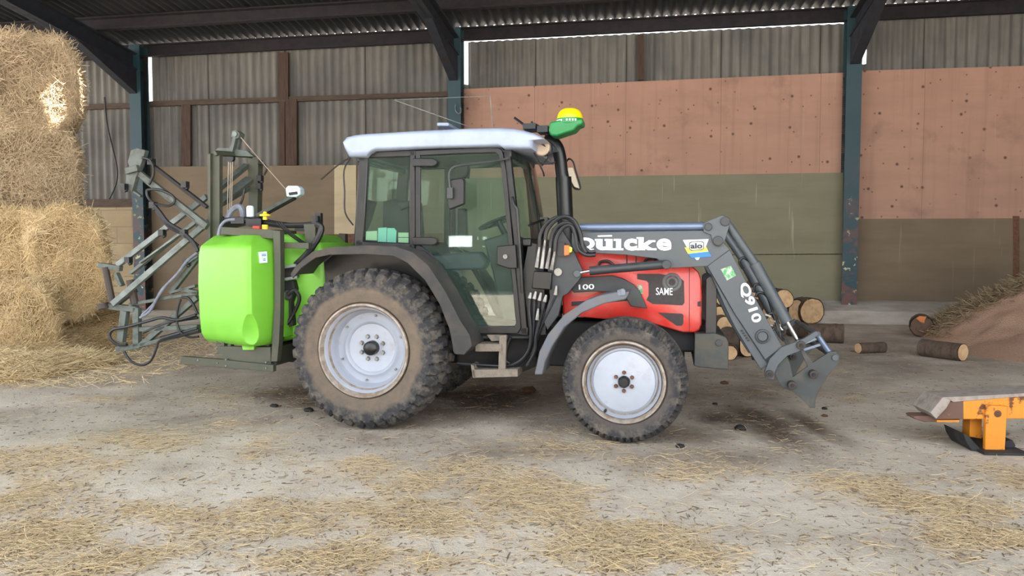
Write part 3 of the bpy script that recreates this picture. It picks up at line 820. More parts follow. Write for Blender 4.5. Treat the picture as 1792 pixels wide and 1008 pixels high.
#@@BALES
# ------------------------------------------------------------------ straw bales
def make_bale(name, center, radius, length, yaw, label, sq=2.6, mat='straw', n_str=5200, squash=1.0, seed=0):
    """round bale lying on its side, its axis pointing roughly at the viewer"""
    nu, nv = 72, 26
    ax = Vector((math.sin(yaw), math.cos(yaw), 0)); side = Vector((math.cos(yaw), -math.sin(yaw), 0)); up = Vector((0, 0, 1))
    C = Vector(center); vs = []; fs = []
    prof = []
    r_e = 0.10
    for k in range(7): a = math.pi / 2 * k / 6; prof.append((-length / 2 + r_e * (1 - math.cos(math.pi/2 - a)) if False else -length / 2 + r_e * (1 - math.sin(a)), radius - r_e + r_e * math.cos(math.pi / 2 - a)))
    prof = [(-length / 2, radius * q) for q in (0.02, 0.3, 0.6, 0.82)] + [(-length / 2 + r_e * (1 - math.cos(a)), radius - r_e + r_e * math.sin(a)) for a in [math.pi / 2 * k / 5 for k in range(6)]]
    prof = prof + [(-p[0], p[1]) for p in reversed(prof)]
    # extra rings along the barrel
    mid = [(-length / 2 + r_e + (length - 2 * r_e) * k / 9, radius) for k in range(1, 9)]
    prof = prof[:10] + mid + prof[10:]
    P = np.zeros((len(prof), nu, 3)); Nn = np.zeros_like(P)
    for i, (l, r) in enumerate(prof):
        for k in range(nu):
            th = 2 * math.pi * k / nu; c, s = math.cos(th), math.sin(th)
            q = (abs(c) ** sq + abs(s) ** sq) ** (-1 / sq)
            base = Vector((c * r * q * 0.83, l, s * r * q * squash))
            nz = mnoise.fractal(base * 2.3 + Vector((seed * 7.1, 0, 0)), 1.0, 2.0, 4)
            nz2 = mnoise.noise(base * 9 + Vector((seed, 5, 0)))
            nrm = Vector((c, 0, s)) if 8 < i < len(prof) - 9 else Vector((c * 0.5, -1 if l < 0 else 1, s * 0.5)).normalized()
            base = base + nrm * (0.085 * nz + 0.04 * nz2)
            w = C + side * base.x + ax * base.y + up * base.z
            w.z = max(w.z, 0.0)
            P[i, k] = w; Nn[i, k] = side * nrm.x + ax * nrm.y + up * nrm.z
    m = len(prof)
    mb = MB(); mb.v = [tuple(p) for p in P.reshape(-1, 3)]
    for i in range(m - 1):
        mb.f += [(i * nu + k, i * nu + (k + 1) % nu, (i + 1) * nu + (k + 1) % nu, (i + 1) * nu + k) for k in range(nu)]
    mb.f += [tuple(range(nu)), tuple(range((m - 1) * nu, m * nu))]
    o = mb.build(name, M[mat], smooth=80, origin=(center[0], center[1], max(0, center[2] - radius)))
    # straws standing proud of the surface
    r2 = np.random.default_rng(100 + seed)
    ii = r2.integers(0, m - 1, n_str); kk = r2.integers(0, nu, n_str); u = r2.random((n_str, 1)); v = r2.random((n_str, 1))
    # favour the end facing the viewer
    ii = np.where(r2.random(n_str) < 0.45, r2.integers(0, 10, n_str), ii)
    a, b, c2, d2 = P[ii, kk], P[ii, (kk + 1) % nu], P[ii + 1, kk], P[ii + 1, (kk + 1) % nu]
    pos = (a * (1 - u) + b * u) * (1 - v) + (c2 * (1 - u) + d2 * u) * v
    nr = Nn[ii, kk]
    rd = r2.normal(0, 1, (n_str, 3)); rd -= nr * np.sum(rd * nr, 1, keepdims=True) * 0.75
    rd[:, 2] -= 0.5 * np.abs(r2.normal(0, 1, n_str))
    L = r2.gamma(3.2, 0.045, n_str) + 0.05
    pos = pos + nr * r2.uniform(0.0, 0.035, (n_str, 1)) - np.array([o.location])
    bend = nr * r2.uniform(0.0, 0.03, (n_str, 1))
    s = strands('loose_straw', pos, rd, L, r2.uniform(0.0022, 0.0052, n_str), M[mat + '_stalk'], parent=o, bend=bend)
    s['kind'] = 'stuff'
    tag(o, label, 'bale', 'straw bales in the stack')
    return o
YB = 11.6
def bale_at(px, py, Y, r_px, label, **k):
    c = at_depth(px, py, Y); r = r_px / F_PX * Y; yw = R(-27)
    return make_bale('straw_bale', (c.x + 0.6 * math.sin(yw), c.y + 0.6 * math.cos(yw), c.z), r, 1.2, yw, label, **k)
bale_at(56, 142, YB, 83, 'weathered straw bale at the top of the stack with a sunlit patch', mat='old_straw', seed=1, sq=3.2, squash=0.98, n_str=9000)
bale_at(58, 304, YB + 0.05, 81, 'greyish straw bale second from the top of the stack', mat='old_straw', seed=2, sq=4.5, squash=1.0, n_str=9000)
bale_at(118, 460, YB - 0.15, 70, 'rounded golden straw bale bulging out under the weathered ones', seed=3, sq=2.6, squash=1.36, n_str=9000)
bale_at(8, 452, YB - 0.35, 82, 'golden straw bale in the third layer beside the bulging bale', seed=4, sq=4.0, n_str=8000)
bale_at(20, 578, YB - 0.9, 84, 'sagging straw bale at the foot of the stack', seed=5, sq=2.8, squash=0.95, n_str=8000)

# loose straw heaped round the foot of the stack
def straw_heap():
    cA, cB = ground(20, 640), ground(150, 610)
    pts = [(ground(-80, 600), 1.3, 0.55), (ground(20, 625), 1.1, 0.50), (ground(90, 608), 0.9, 0.48), (ground(150, 604), 0.70, 0.40), (ground(112, 606), 1.25, 0.92), (ground(170, 608), 0.66, 0.42), (ground(-20, 655), 1.0, 0.22), (ground(110, 640), 0.7, 0.14)]
    def hgt(x, y):
        v = np.zeros_like(x)
        for c, r, h in pts: v = np.maximum(v, h * np.clip(1 - ((x - c.x) ** 2 + ((y - c.y) / 0.9) ** 2) / r ** 2, 0, 1))
        return v
    xs = np.arange(-9.5, -4.2, 0.06); ys = np.arange(8.6, 13.9, 0.06)
    X, Y = np.meshgrid(xs, ys); x, y = X.ravel(), Y.ravel()
    z = hgt(x, y); z = np.where(z > 0, z + fbm(x, y, 3.0, 4, 2.0) * 0.05 * np.minimum(1, z * 8), -0.02)
    nx, ny = len(xs), len(ys)
    mb = MB(); mb.v = list(zip(x, y, z))
    for j in range(ny - 1):
        for i in range(nx - 1):
            q = (j * nx + i, j * nx + i + 1, (j + 1) * nx + i + 1, (j + 1) * nx + i)
            if max(z[k] for k in q) > 0: mb.f.append(q)
    o = mb.build('loose_straw_heap', M['straw'], smooth=80)
    me = o.data
    bm = bmesh.new(); bm.from_mesh(me); bmesh.ops.delete(bm, geom=[v for v in bm.verts if not v.link_faces], context='VERTS'); bm.to_mesh(me); bm.free()
    N = 32000
    px = rng.uniform(-9.5, -4.3, N * 3); py = rng.uniform(8.7, 13.8, N * 3)
    h = hgt(px, py) + 0.0
    near = (h > 0.005) | (rng.random(N * 3) < 0.05)
    px, py, h = px[near][:N], py[near][:N], h[near][:N]; n = len(px)
    th = rng.random(n) * 2 * math.pi
    d = np.stack([np.cos(th), np.sin(th), rng.normal(0, 0.35, n)], 1)
    L = rng.gamma(3.2, 0.04, n) + 0.04
    pos = np.stack([px, py, h + 0.012 + rng.random(n) * 0.06], 1)
    s = strands('straw_stalks', pos, d, L, rng.uniform(0.0018, 0.004, n), M['straw_stalk'], parent=o, bend=rng.normal(0, .012, (n, 3)))
    s['kind'] = 'stuff'
    tag(o, 'loose golden straw heaped around the foot of the bale stack', 'straw', kind='stuff')
straw_heap()

#@@TRACTOR
# ================================================================== THE TRACTOR
TO = ground(640, 757)
T = Frame(TO, R(11.5))
tractor = empty('tractor', (TO.x, TO.y, 0), -T.yaw)
tag(tractor, 'red and grey farm tractor with white cab roof and front loader arms', 'tractor')
def tz(pts, w): return T.sz(pts, w)
def tp(px, py, w): return T.p(px, py, w)
WC = 1.00                                       # middle plane of the tractor

def part(name, mat, mb, parent=tractor, **k): return mb.build(name, M[mat] if isinstance(mat, str) else mat, parent, **k)

# ---- wheels
def tread_tyre(Rr, r_in, width, n_lug, lug_h, style):
    half = width / 2
    # right half of the section: (depth from the middle, radius)
    sec = [(half * 0.80, r_in), (half * 0.93, r_in + 0.025), (half * 1.0, r_in + (Rr - r_in) * 0.40), (half * 1.0, r_in + (Rr - r_in) * 0.55), (half * 0.995, r_in + (Rr - r_in) * 0.66)]
    tread = []
    m = 13
    for i in range(m):
        u = 1 - i / (m - 1) * 2                 # 1 .. -1 across the crown
        y = half * (1.0 * u if abs(u) < 0.9 else math.copysign(0.985, u))
        r = Rr - lug_h - (0.085 if style == 'turf' else 0.075) * Rr / 0.7 * abs(u) ** 5
        tread.append((y, r, u))
    nseg = n_lug * 8
    vs = []; fs = []
    prof = [(y, r, None) for y, r in sec] + [(y, r, u) for y, r, u in tread] + [(-y, r, None) for y, r in reversed(sec)]
    # double up the shoulder so the blocks have steep flanks
    k = len(prof)
    for a in range(nseg):
        th = 2 * math.pi * a / nseg
        for (y, r, u) in prof:
            rr = r
            if u is not None:
                ph = a / 8.0
                if style == 'turf':
                    sh = 0.55 * abs(u); row = 0.0 if u > 0 else 0.5
                    fr = (ph + sh + row) % 1.0
                    on = fr < 0.72 and abs(u) > 0.10 and not (0.48 < abs(u) < 0.56)
                else:
                    fr = (ph + (0.18 * math.sin(abs(u) * 9))) % 1.0
                    on = (fr < 0.55) if abs(u) > 0.55 else (int(abs(u) * 10) % 3 != 1)
                rr = r + (lug_h if on else 0.0)
            vs.append((rr * math.cos(th), y, rr * math.sin(th)))
    for a in range(nseg):
        b = (a + 1) % nseg
        fs += [(a * k + i, a * k + i + 1, b * k + i + 1, b * k + i) for i in range(k - 1)]
    mb = MB(); mb.add(vs, fs)
    return mb

def make_wheel(name, px, py, w_face, Rr, r_rim, width, n_lug, lug_h, style, prof, disc_prof, hub, label, n_nuts, nut_r, nut_size):
    """wheel with its axis along the depth axis; local origin in the middle of the tyre"""
    c = tp(px, py, 0.05)
    root = tread_tyre(Rr, r_rim, width, n_lug, lug_h, style).build(name, (tyre_mat(name + '_rubber', r_rim, r_rim + (Rr - r_rim) * 0.50) if style == 'turf' else tyre_mat(name + '_rubber', r_rim, r_rim + (Rr - r_rim) * 0.44, (84, 76, 70), (64, 60, 58))), tractor, smooth=28, clean=False)
    root.location = (c.x, w_face + width / 2, Rr)
    root['label'] = label
    h = -width / 2
    MB().lathe([(h + a, r) for a, r in prof], (0, 0), 64).build('rim', M['rusty_rim'], root, smooth=40)
    MB().lathe([(h + a, r) for a, r in disc_prof], (0, 0), 64).build('wheel_disc', M['rim_white'], root, smooth=40)
    MB().lathe([(h + a, r) for a, r in hub], (0, 0), 24).build('hub', M['black_plastic'], root, smooth=40)
    zd = h + hub[-1][0]
    for i in range(n_nuts):
        a = 2 * math.pi * (i + 0.5) / n_nuts
        cc = (nut_r * math.cos(a), nut_r * math.sin(a))
        MB().tube([(cc[0], zd - nut_size * 1.4, cc[1]), (cc[0], zd + 0.01, cc[1])], [nut_size * 0.8, nut_size * 1.2], 6).build('wheel_nut', M['steel'] if n_nuts == 8 else M['rust'], root, smooth=20)
    return root

R_REAR = tp(638, 613, 0.05).z
R_FRONT = tp(1092, 668, 0.05).z
rear_prof = [(0.30, 0.335), (0.10, 0.345), (0.05, 0.375), (0.02, 0.385), (0.0, 0.395), (0.005, 0.41), (0.03, 0.412), (0.06, 0.40)]
rear_disc = [(0.235, 0.0), (0.235, 0.10), (0.225, 0.215), (0.205, 0.225), (0.195, 0.24), (0.205, 0.258), (0.215, 0.27), (0.215, 0.315), (0.17, 0.33), (0.12, 0.335), (0.10, 0.352), (0.06, 0.36), (0.045, 0.375)]
rear_hub = [(0.15, 0.0), (0.155, 0.045), (0.17, 0.062), (0.235, 0.066)]
rw = make_wheel('rear_wheel', 638, 613, 0.0, R_REAR, 0.402, 0.56, 40, 0.030, 'turf', rear_prof, rear_disc, rear_hub, 'large rear wheel with block tread and white dished rim', 8, 0.108, 0.020)
for i in range(6):
    a = 2 * math.pi * (i + 0.35) / 6
    cc = (0.293 * math.cos(a), 0.293 * math.sin(a))
    MB().disc(cc, 0.011, -0.28 + 0.195, -0.28 + 0.215, 6).build('rim_bolt', M['steel'], rw, smooth=20)
front_prof = [(0.20, 0.255), (0.09, 0.27), (0.06, 0.30), (0.03, 0.312), (0.0, 0.322), (0.004, 0.336), (0.03, 0.338), (0.06, 0.33)]
front_disc = [(0.05, 0.0), (0.05, 0.235), (0.056, 0.25), (0.085, 0.255), (0.09, 0.27), (0.085, 0.28), (0.06, 0.287), (0.03, 0.300)]
front_hub = [(0.0, 0.0), (0.0, 0.035), (0.01, 0.045), (0.05, 0.05)]
fw = make_wheel('front_wheel', 1092, 668, 0.0, R_FRONT, 0.328, 0.42, 54, 0.024, 'road', front_prof, front_disc, front_hub, 'smaller front wheel with flat white rim and rusty nuts', 6, 0.075, 0.017)
MB().disc((-0.15, -0.245), 0.012, -0.21 + 0.03, -0.21 + 0.09, 8).build('valve', M['black_plastic'], fw)
for src, wid in ((rw, 0.56), (fw, 0.42)):
    c = copy_tree(src, tractor); c.location = (src.location.x, 2 * WC - wid / 2, src.location.z)
    c.rotation_euler = (0, 0.4, math.pi)
    c['label'] = 'far-side rear wheel' if src is rw else 'far-side front wheel'

# ---- chassis under the cab and bonnet
xr, xf = rw.location.x, fw.location.x
mb = MB()
mb.box(((xr + xf) / 2, WC, 0.72), (xf - xr + 0.5, 0.46, 0.42)); mb.box((xr, WC, R_REAR), (0.36, 0.95, 0.34)); mb.cyl((xr, 0.3, R_REAR), (xr, 2 * WC - 0.3, R_REAR), 0.09)
mb.box((xf, WC, R_FRONT + 0.02), (0.18, 1.3, 0.16)); mb.cyl((xf, 0.2, R_FRONT), (xf, 2 * WC - 0.2, R_FRONT), 0.075)
mb.box((xf + 0.2, WC, 0.80), (1.0, 0.5, 0.25)); mb.box((xr - 0.35, WC, 0.75), (0.5, 0.6, 0.4))
part('chassis', 'dark_chassis', mb, bevel=0.02)
# fuel tank and lower cab body
mb = MB()
mb.prism(tz([(790, 560), (925, 585), (942, 640), (905, 656), (800, 640)], 0.62), 0.62, WC - 0.2)
part('fuel_tank', 'dark_chassis', mb, bevel=0.03)

# ---- rear mudguard
f_out = [(508, 480), (517, 466), (546, 441), (575, 433), (640, 429), (692, 431), (722, 441), (750, 465), (780, 511), (806, 562), (822, 586), (826, 606), (812, 621)]
f_in = [(512, 487), (526, 470), (552, 451), (577, 446), (640, 445), (688, 448), (714, 461), (744, 491), (769, 532), (786, 575), (791, 600), (793, 615), (796, 620)]
mb = MB()
sec_o, sec_i = tz(f_out, 0.06), tz(f_in, 0.06)
mb.prism(sec_o + sec_i[::-1], 0.06, 0.085)
mid_i = [(a[0] * 0.75 + b[0] * 0.25, a[1] * 0.75 + b[1] * 0.25) for a, b in zip(sec_o, sec_i)]
mb.prism(sec_o + mid_i[::-1], 0.07, 0.50)
part('rear_mudguard', 'fender', mb, bevel=0.012)
mb = MB(); mb.prism(sec_o + mid_i[::-1], 2 * WC - 0.50, 2 * WC - 0.06); part('rear_mudguard', 'fender', mb)
# inner wall of the mudguard (cab side)
inner = [(545, 446), (640, 440), (715, 446), (800, 570), (800, 620), (720, 560), (600, 560), (530, 500)]
part('mudguard_liner', 'black_plastic', MB().prism(tz(inner, 0.52), 0.52, 0.56))

# ---- cab
WN, WF = 0.42, 2 * WC - 0.42
def sides(mbuild):
    mbuild(WN, 0.055)
cab = MB()
def cab_poly(pts, th=0.06, both=True):
    q = tz(pts, WN); cab.prism(q, WN, WN + th)
    if both: cab.prism(q, WF - th, WF)
cab_poly([(628, 272), (645, 266), (636, 430), (618, 430)])
cab_poly([(640, 264), (880, 256), (886, 268), (640, 277)])
cab_poly([(716, 264), (727, 264), (727, 440), (715, 432)])
cab_poly([(622, 421), (722, 426), (722, 438), (619, 432)])
cab_poly([(880, 262), (893, 264), (908, 400), (925, 588), (910, 588), (897, 420)])
cab_poly([(826, 574), (925, 572), (925, 587), (826, 587)])
ar = [tz([p], WN)[0] for p in ((632, 270), (888, 262), (622, 426), (920, 584), (910, 420))]
for (a, z_) in (ar[0], ar[1]): cab.box((a, WC, z_ - 0.03), (0.08, WF - WN, 0.08))
cab.box((ar[2][0] + 0.03, WC, ar[2][1]), (0.06, WF - WN, 0.08))
cab.box((ar[4][0] + 0.06, WC, ar[4][1] - 0.02), (0.08, WF - WN, 0.07))
cab_frame = part('cab_frame', 'black_plastic', cab, bevel=0.012)
# dark lining under the roof, floor and lower front
part('cab_headliner', 'cab_inner', MB().box(((ar[0][0] + ar[1][0]) / 2, WC, ar[1][1] - 0.005), (ar[1][0] - ar[0][0], WF - WN - 0.1, 0.05)))
mb = MB(); mb.prism(tz([(735, 575), (925, 575), (925, 592), (735, 592)], WN + 0.06), WN + 0.06, WF - 0.06)
mb.prism(tz([(622, 430), (722, 436), (800, 575), (622, 575)], WN + 0.14), WN + 0.14, WF - 0.14)
part('cab_floor', 'cab_inner', mb)
mb = MB(); mb.prism(tz([(925, 424), (950, 430), (955, 585), (925, 590), (915, 480)], WN + 0.03), WN + 0.03, WF - 0.03); part('cab_bulkhead', 'black_plastic', mb)

# roof
roof = [(597, 248), (604, 239), (620, 235), (634, 233.5), (741, 227), (820, 223.5), (875, 222.3), (900, 224), (915, 227), (935, 233), (947, 238), (955, 244), (932, 246), (931, 260.4), (881, 260), (876, 256), (760, 258), (652, 263), (644, 268), (638, 274.3), (608, 273.8), (600, 258)]
mb = MB(); mb.rprism(tz(roof, WN - 0.09), WN - 0.09, WF + 0.09, 0.05, 4); part('cab_roof', 'white_paint', mb, smooth=50)
part('roof_hatch', 'white_paint', MB().prism(tz([(775, 220), (795, 220), (796, 226), (775, 226)], WC), WC - 0.2, WC + 0.2), bevel=0.01)

# glass
def pane(pts, w, name='window_glass', both=True, parent=None):
    q = tz(pts, w)
    o = part(name, 'glass', MB().prism(q, w, w + 0.006), parent or cab_frame, smooth=0)
    return o
qwin = [(643, 277), (716, 274), (715, 427), (637, 422)]
pane(qwin, WN + 0.02)
far = MB(); far.prism(tz(qwin, WN), WF - 0.03, WF - 0.024); part('window_glass', 'glass', far, cab_frame, smooth=0)
# door: frame with glass, hinges, lock
d_out = [(727, 263), (800, 260), (870, 257), (879, 263), (886, 300), (897, 420), (912, 574), (906, 584), (828, 584), (813, 566), (792, 520), (770, 482), (742, 446), (727, 438)]
d_in = [(735, 272), (800, 269), (866, 267), (872, 272), (878, 302), (889, 420), (903, 566), (899, 571), (832, 571), (822, 560), (801, 516), (779, 476), (750, 440), (735, 430)]
door = part('door', 'black_plastic', MB().ring(tz(d_out, WN - 0.02), tz(d_in, WN - 0.02), WN - 0.02, WN + 0.02), bevel=0.006)
part('door_glass', 'glass', MB().prism(tz(d_in, WN), WN, WN + 0.006), door, smooth=0)
for y in (284, 422):
    q = tz([(722, y - 7), (757, y - 7), (763, y - 4), (765, y), (763, y + 5), (757, y + 7), (722, y + 7)], WN - 0.05)
    part('hinge', 'black_plastic', MB().prism(q, WN - 0.05, WN - 0.02), door, bevel=0.006)
lk_ = part('door_lock', 'mirror_back', MB().prism(tz([(870, 431), (902, 428), (905, 470), (890, 470), (869, 463)], WN - 0.06), WN - 0.06, WN - 0.01), door, bevel=0.008)
c = tz([(884, 449)], WN - 0.08)[0]
part('door_handle', 'steel', MB().disc(c, 0.02, WN - 0.08, WN - 0.05), door)
far = MB(); far.ring(tz(d_out, WN - 0.02), tz(d_in, WN - 0.02), WF - 0.02, WF + 0.02); fd = part('door', 'black_plastic', far)
fd['label'] = 'far-side cab door'
part('door_glass', 'glass', MB().prism(tz(d_in, WN), WF - 0.003, WF + 0.003), fd, smooth=0)
# grab bar at the front post
part('grab_bar', 'black_plastic', MB().tube([tp(897, 345, WN - 0.03), tp(900, 358, WN - 0.06), tp(905, 366, WN - 0.06), tp(912, 470, WN - 0.05), tp(914, 512, WN - 0.03)], 0.013, 8))
# windscreen, bowed forward, and back window
def bowed(top, bot, name, bow):
    t_, b_ = tz([top], WN)[0], tz([bot], WN)[0]; vs = []; fs = []
    n = 14
    for i in range(n + 1):
        u = i / n; w = WN + 0.03 + (WF - WN - 0.06) * u; k = bow * (1 - (2 * u - 1) ** 2)
        vs += [(t_[0] + k, w, t_[1]), (b_[0] + k * 1.3, w, b_[1])]
        if i: fs.append((2 * i - 2, 2 * i - 1, 2 * i + 1, 2 * i))
    o = MB(); o.add(vs, fs); return part(name, 'glass', o, cab_frame, smooth=60)
bowed((892, 268), (912, 418), 'windscreen', 0.10)
bowed((634, 276), (624, 424), 'back_window', -0.04)
# stickers in the rear quarter window
for pts, m_ in (([(641, 405), (660, 404), (660, 421), (640, 420)], 'sticker_mint'), ([(662, 399), (677, 398), (676, 424), (661, 423)], 'sticker_teal'), ([(678, 399), (690, 399), (694, 404), (693, 425), (677, 424)], 'sticker_teal'),
                ([(697, 407), (715, 407), (715, 415), (697, 415)], 'sticker_mint'), ([(697, 416), (715, 416), (715, 425), (697, 424)], 'sticker_mint')):
    part('window_sticker', m_, MB().prism(tz(pts, WN + 0.03), WN + 0.028, WN + 0.030), cab_frame, smooth=0)
# inside: seat, steering column, console
mb = MB()
mb.rprism(tz([(668, 352), (690, 348), (718, 352), (724, 430), (668, 430)], 0.85), 0.85, 1.25, 0.04)
mb.rprism(tz([(672, 428), (760, 424), (768, 446), (672, 452)], 0.82), 0.82, 1.27, 0.04)
mb.rprism(tz([(694, 356), (726, 348), (722, 360), (700, 368)], 0.74), 0.74, 0.80, 0.02)
part('seat', 'seat', mb)
mb = MB()
sc_ = tp(872, 388, 1.0); e1 = Vector((0.93, 0, 0.36)); e2 = Vector((0, 1, 0))
ring = [sc_ + (e1 * math.cos(a) + e2 * math.sin(a)) * 0.19 for a in [2 * math.pi * k / 24 for k in range(25)]]
mb.tube(ring, 0.015, 8)
mb.tube([sc_, tp(895, 430, 1.0)], 0.03, 8)
for a in (0.3, 2.4, 4.5): mb.tube([sc_, sc_ + (e1 * math.cos(a) + e2 * math.sin(a)) * 0.19], 0.012, 6)
part('steering_wheel', 'black_plastic', mb)
mb = MB(); mb.prism(tz([(845, 420), (885, 408), (915, 420), (920, 570), (880, 570), (862, 480)], 0.8), 0.8, 1.2); part('dashboard', 'cab_inner', mb, bevel=0.02)
mb = MB(); mb.prism(tz([(756, 446), (838, 440), (852, 458), (845, 472), (770, 474)], 0.62), 0.62, 0.80); part('side_console', 'cab_blue', mb, bevel=0.02)
mb = MB(); mb.prism(tz([(800, 365), (815, 365), (818, 430), (800, 430)], 0.70), 0.70, 0.76); mb.prism(tz([(794, 282), (820, 290), (818, 312), (796, 312)], 0.7), 0.70, 0.78); part('monitor_post', 'seat', mb, bevel=0.01)

# mirror on its arm
arm = MB().tube([tp(890, 277, WN - 0.02), tp(868, 281, WN - 0.08), tp(815, 288, WN - 0.22), tp(797, 291, WN - 0.25), tp(788, 298, WN - 0.26), tp(786, 310, WN - 0.26), tp(789, 340, WN - 0.26)], 0.010, 8, smooth=3)
part('mirror_arm', 'loader_dark', arm)
mr_ = part('wing_mirror', 'mirror_back', MB().prism(tz([(785, 318), (788, 314), (808, 311), (812, 315), (812, 357), (787, 367), (784, 362)], WN - 0.25), WN - 0.25, WN - 0.19), bevel=0.01)
part('mirror_bracket', 'loader_dark', MB().box(tp(788, 338, WN - 0.27), (0.05, 0.03, 0.09)), mr_)
# far mirror and its bow
mb = MB().tube([tp(992, 282, 1.55), tp(996, 278, 1.6), tp(1003, 283, 1.62), tp(1008, 300, 1.62), tp(1016, 327, 1.62), tp(1012, 331, 1.62), tp(1003, 327, 1.62), tp(992, 302, 1.62)], 0.010, 6, smooth=3)
part('mirror_arm', 'black_plastic', mb)
part('wing_mirror', 'mirror_glass', MB().prism(tz([(991, 294), (1002, 293), (1014, 330), (1005, 327), (992, 304)], 1.6), 1.6, 1.63), bevel=0.005)

# exhaust stack
ex = MB().tube([tp(990, 405, 1.25), tp(987, 330, 1.25), tp(983, 300, 1.25), tp(980, 275, 1.25), tp(975, 258, 1.25), tp(966, 248, 1.25), tp(954, 243, 1.25)], 0.062, 16, smooth=4)
exo = part('exhaust_pipe', 'black_plastic', ex)
part('heat_shield', 'black_plastic', MB().cyl(tp(991, 420, 1.25), tp(986, 310, 1.25), 0.078, 16), exo)
# front roof lamps, brackets and cables
c = tp(948, 258, 0.62)
mb = MB().disc((c.x, c.z), 0.075, 0.60, 0.68, 20); part('work_lamp', 'lamp_lens', mb, bevel=0.012)
c = tp(958, 260, 1.3); part('work_lamp', 'lamp_lens', MB().disc((c.x, c.z), 0.07, 1.3, 1.38, 20), bevel=0.012)
for pts in ([(936, 246), (941, 262), (952, 272), (966, 268), (966, 254)], [(932, 262), (940, 276), (950, 286), (972, 284)], [(941, 282), (950, 300), (952, 308)], [(938, 246), (956, 258), (960, 274), (948, 290)], [(934, 252), (936, 270), (945, 282)]):
    part('cable', 'hose', MB().tube([tp(a, b, 0.58 + 0.03 * i) for i, (a, b) in enumerate(pts)], 0.008, 6, smooth=4))
mb = MB()
for pts in ([(900, 206), (922, 222)], [(930, 213), (936, 224)], [(918, 222), (935, 217), (950, 225), (960, 222)], [(930, 226), (944, 222), (958, 236)]):
    mb.tube([tp(a, b, 1.0) for a, b in pts], 0.012, 6)
mb.box(tp(930, 224, 1.0), (0.12, 0.25, 0.05)); mb.box(tp(952, 228, 1.0), (0.10, 0.2, 0.06))
part('roof_bracket', 'black_plastic', mb)
# satellite receiver
gp = part('satellite_receiver', 'gps_green', MB().prism(tz([(961.5, 214), (977, 210), (1019.5, 207), (1019.5, 217), (1011, 220), (1004, 228), (974, 238), (963, 237), (959.5, 228)], 0.9), 0.9, 1.13), bevel=0.015)
gc = tp(997, 210, 1.0); gr = 22.5 * T.m(997, 1.0); gh = 20 * T.m(997, 1.0)
part('receiver_base', 'gps_green', MB().vlathe([(0, gc.z - 0.045), (gr, gc.z - 0.04), (gr * 1.02, gc.z), (gr, gc.z + 0.01)], (gc.x, 1.01), 32), gp)
part('receiver_dome', 'gps_yellow', MB().vlathe([(gr, gc.z)] + [(gr * max(0.0, math.cos(a)) ** 0.6, gc.z + gh * math.sin(a)) for a in [math.pi / 2 * k / 10 for k in range(1, 11)]], (gc.x, 1.01), 32), gp, smooth=60)
mb = MB()
for k in range(9):
    a_ = math.pi * (1.12 + 0.07 * k); cx_, cy_ = gc.x + gr * 1.02 * math.cos(a_), 1.01 + gr * 1.02 * math.sin(a_)
    if k not in (4,): mb.box((cx_, cy_, gc.z - 0.014), (0.012, 0.012, 0.018))
part('receiver_lettering', 'lettering_white', mb, gp, smooth=0)
# thin aerial wire standing on the roof
part('aerial_wire', 'galv', MB().tube([tp(822, 222, 1.0), tp(690, 175, 1.0)], 0.004, 5).tube([tp(690, 175, 1.0), tp(858, 168, 1.0)], 0.003, 5).tube([tp(858, 168, 1.0), tp(862, 222, 1.0)], 0.004, 5))
# cables at the back of the cab
part('cable', 'hose', MB().tube([tp(613, 276, WN + 0.1), tp(602, 298, WN + 0.1), tp(603, 335, WN + 0.1), tp(604, 372, WN + 0.1), tp(618, 394, WN + 0.1)], 0.008, 6, smooth=4))
part('cable', 'hose', MB().tube([tp(612, 276, WN + 0.1), tp(590, 290, WN + 0.12), tp(562, 314, WN + 0.15)], 0.007, 6, smooth=4))

# ---- steps
mb = MB()
for pts in ([(832, 602), (878, 602), (878, 615), (832, 615)], [(826, 647), (906, 646), (906, 659), (828, 661)]):
    mb.prism(tz(pts, 0.30), 0.30, 0.52)
mb.prism(tz([(874, 587), (886, 587), (884, 650), (872, 650)], 0.31), 0.31, 0.35); mb.prism(tz([(874, 587), (886, 587), (884, 650), (872, 650)], 0.47), 0.47, 0.51)
mb.prism(tz([(824, 638), (829, 640), (832, 660), (827, 660)], 0.30), 0.30, 0.5)
mb.prism(tz([(852, 586), (886, 586), (886, 596), (860, 597)], 0.4), 0.4, 0.6)
part('cab_steps', 'mud_step', mb)

# ---- bonnet
WB0, WB1 = 0.64, 2 * WC - 0.64
hood = [(980, 432), (1060, 438), (1120, 443), (1165, 452), (1200, 462), (1214, 468), (1223, 476), (1227, 488), (1229, 520), (1228, 568), (1224, 578), (1216, 582), (1196, 582), (1140, 566), (985, 552)]
bonnet = part('bonnet', 'red_paint', MB().rprism(tz(hood, WB0), WB0, WB1, 0.018, 3), smooth=50)
gpan = [(1115, 479), (1154, 479), (1190, 486), (1197, 492), (1198, 530), (1194, 534.5), (1142, 532), (1131, 525), (1135, 517), (1135, 495), (1131, 491.5), (1115, 488.5)]
def inset(pts, name, mat, w0, w1, **k): return part(name, mat, MB().prism(tz(pts, w0), w0, w1), bonnet, **k)
g1 = inset(gpan, 'side_grille', 'grille_black', WB0 - 0.004, WB0 + 0.02)
inset([(1151, 547), (1194, 549), (1196, 552), (1196, 566), (1193, 570), (1184, 570)], 'side_grille', 'grille_black', WB0 - 0.004, WB0 + 0.02)
c = tz([(1176, 494)], WB0 - 0.006)[0]
ri = MB()
ri.lathe([(WB0 - 0.004, 0.055), (WB0 - 0.007, 0.06), (WB0 - 0.007, 0.078), (WB0 - 0.004, 0.083)], c, 32); ri.lathe([(WB0 - 0.004, 0.03), (WB0 - 0.006, 0.034), (WB0 - 0.006, 0.046), (WB0 - 0.004, 0.05)], c, 32)
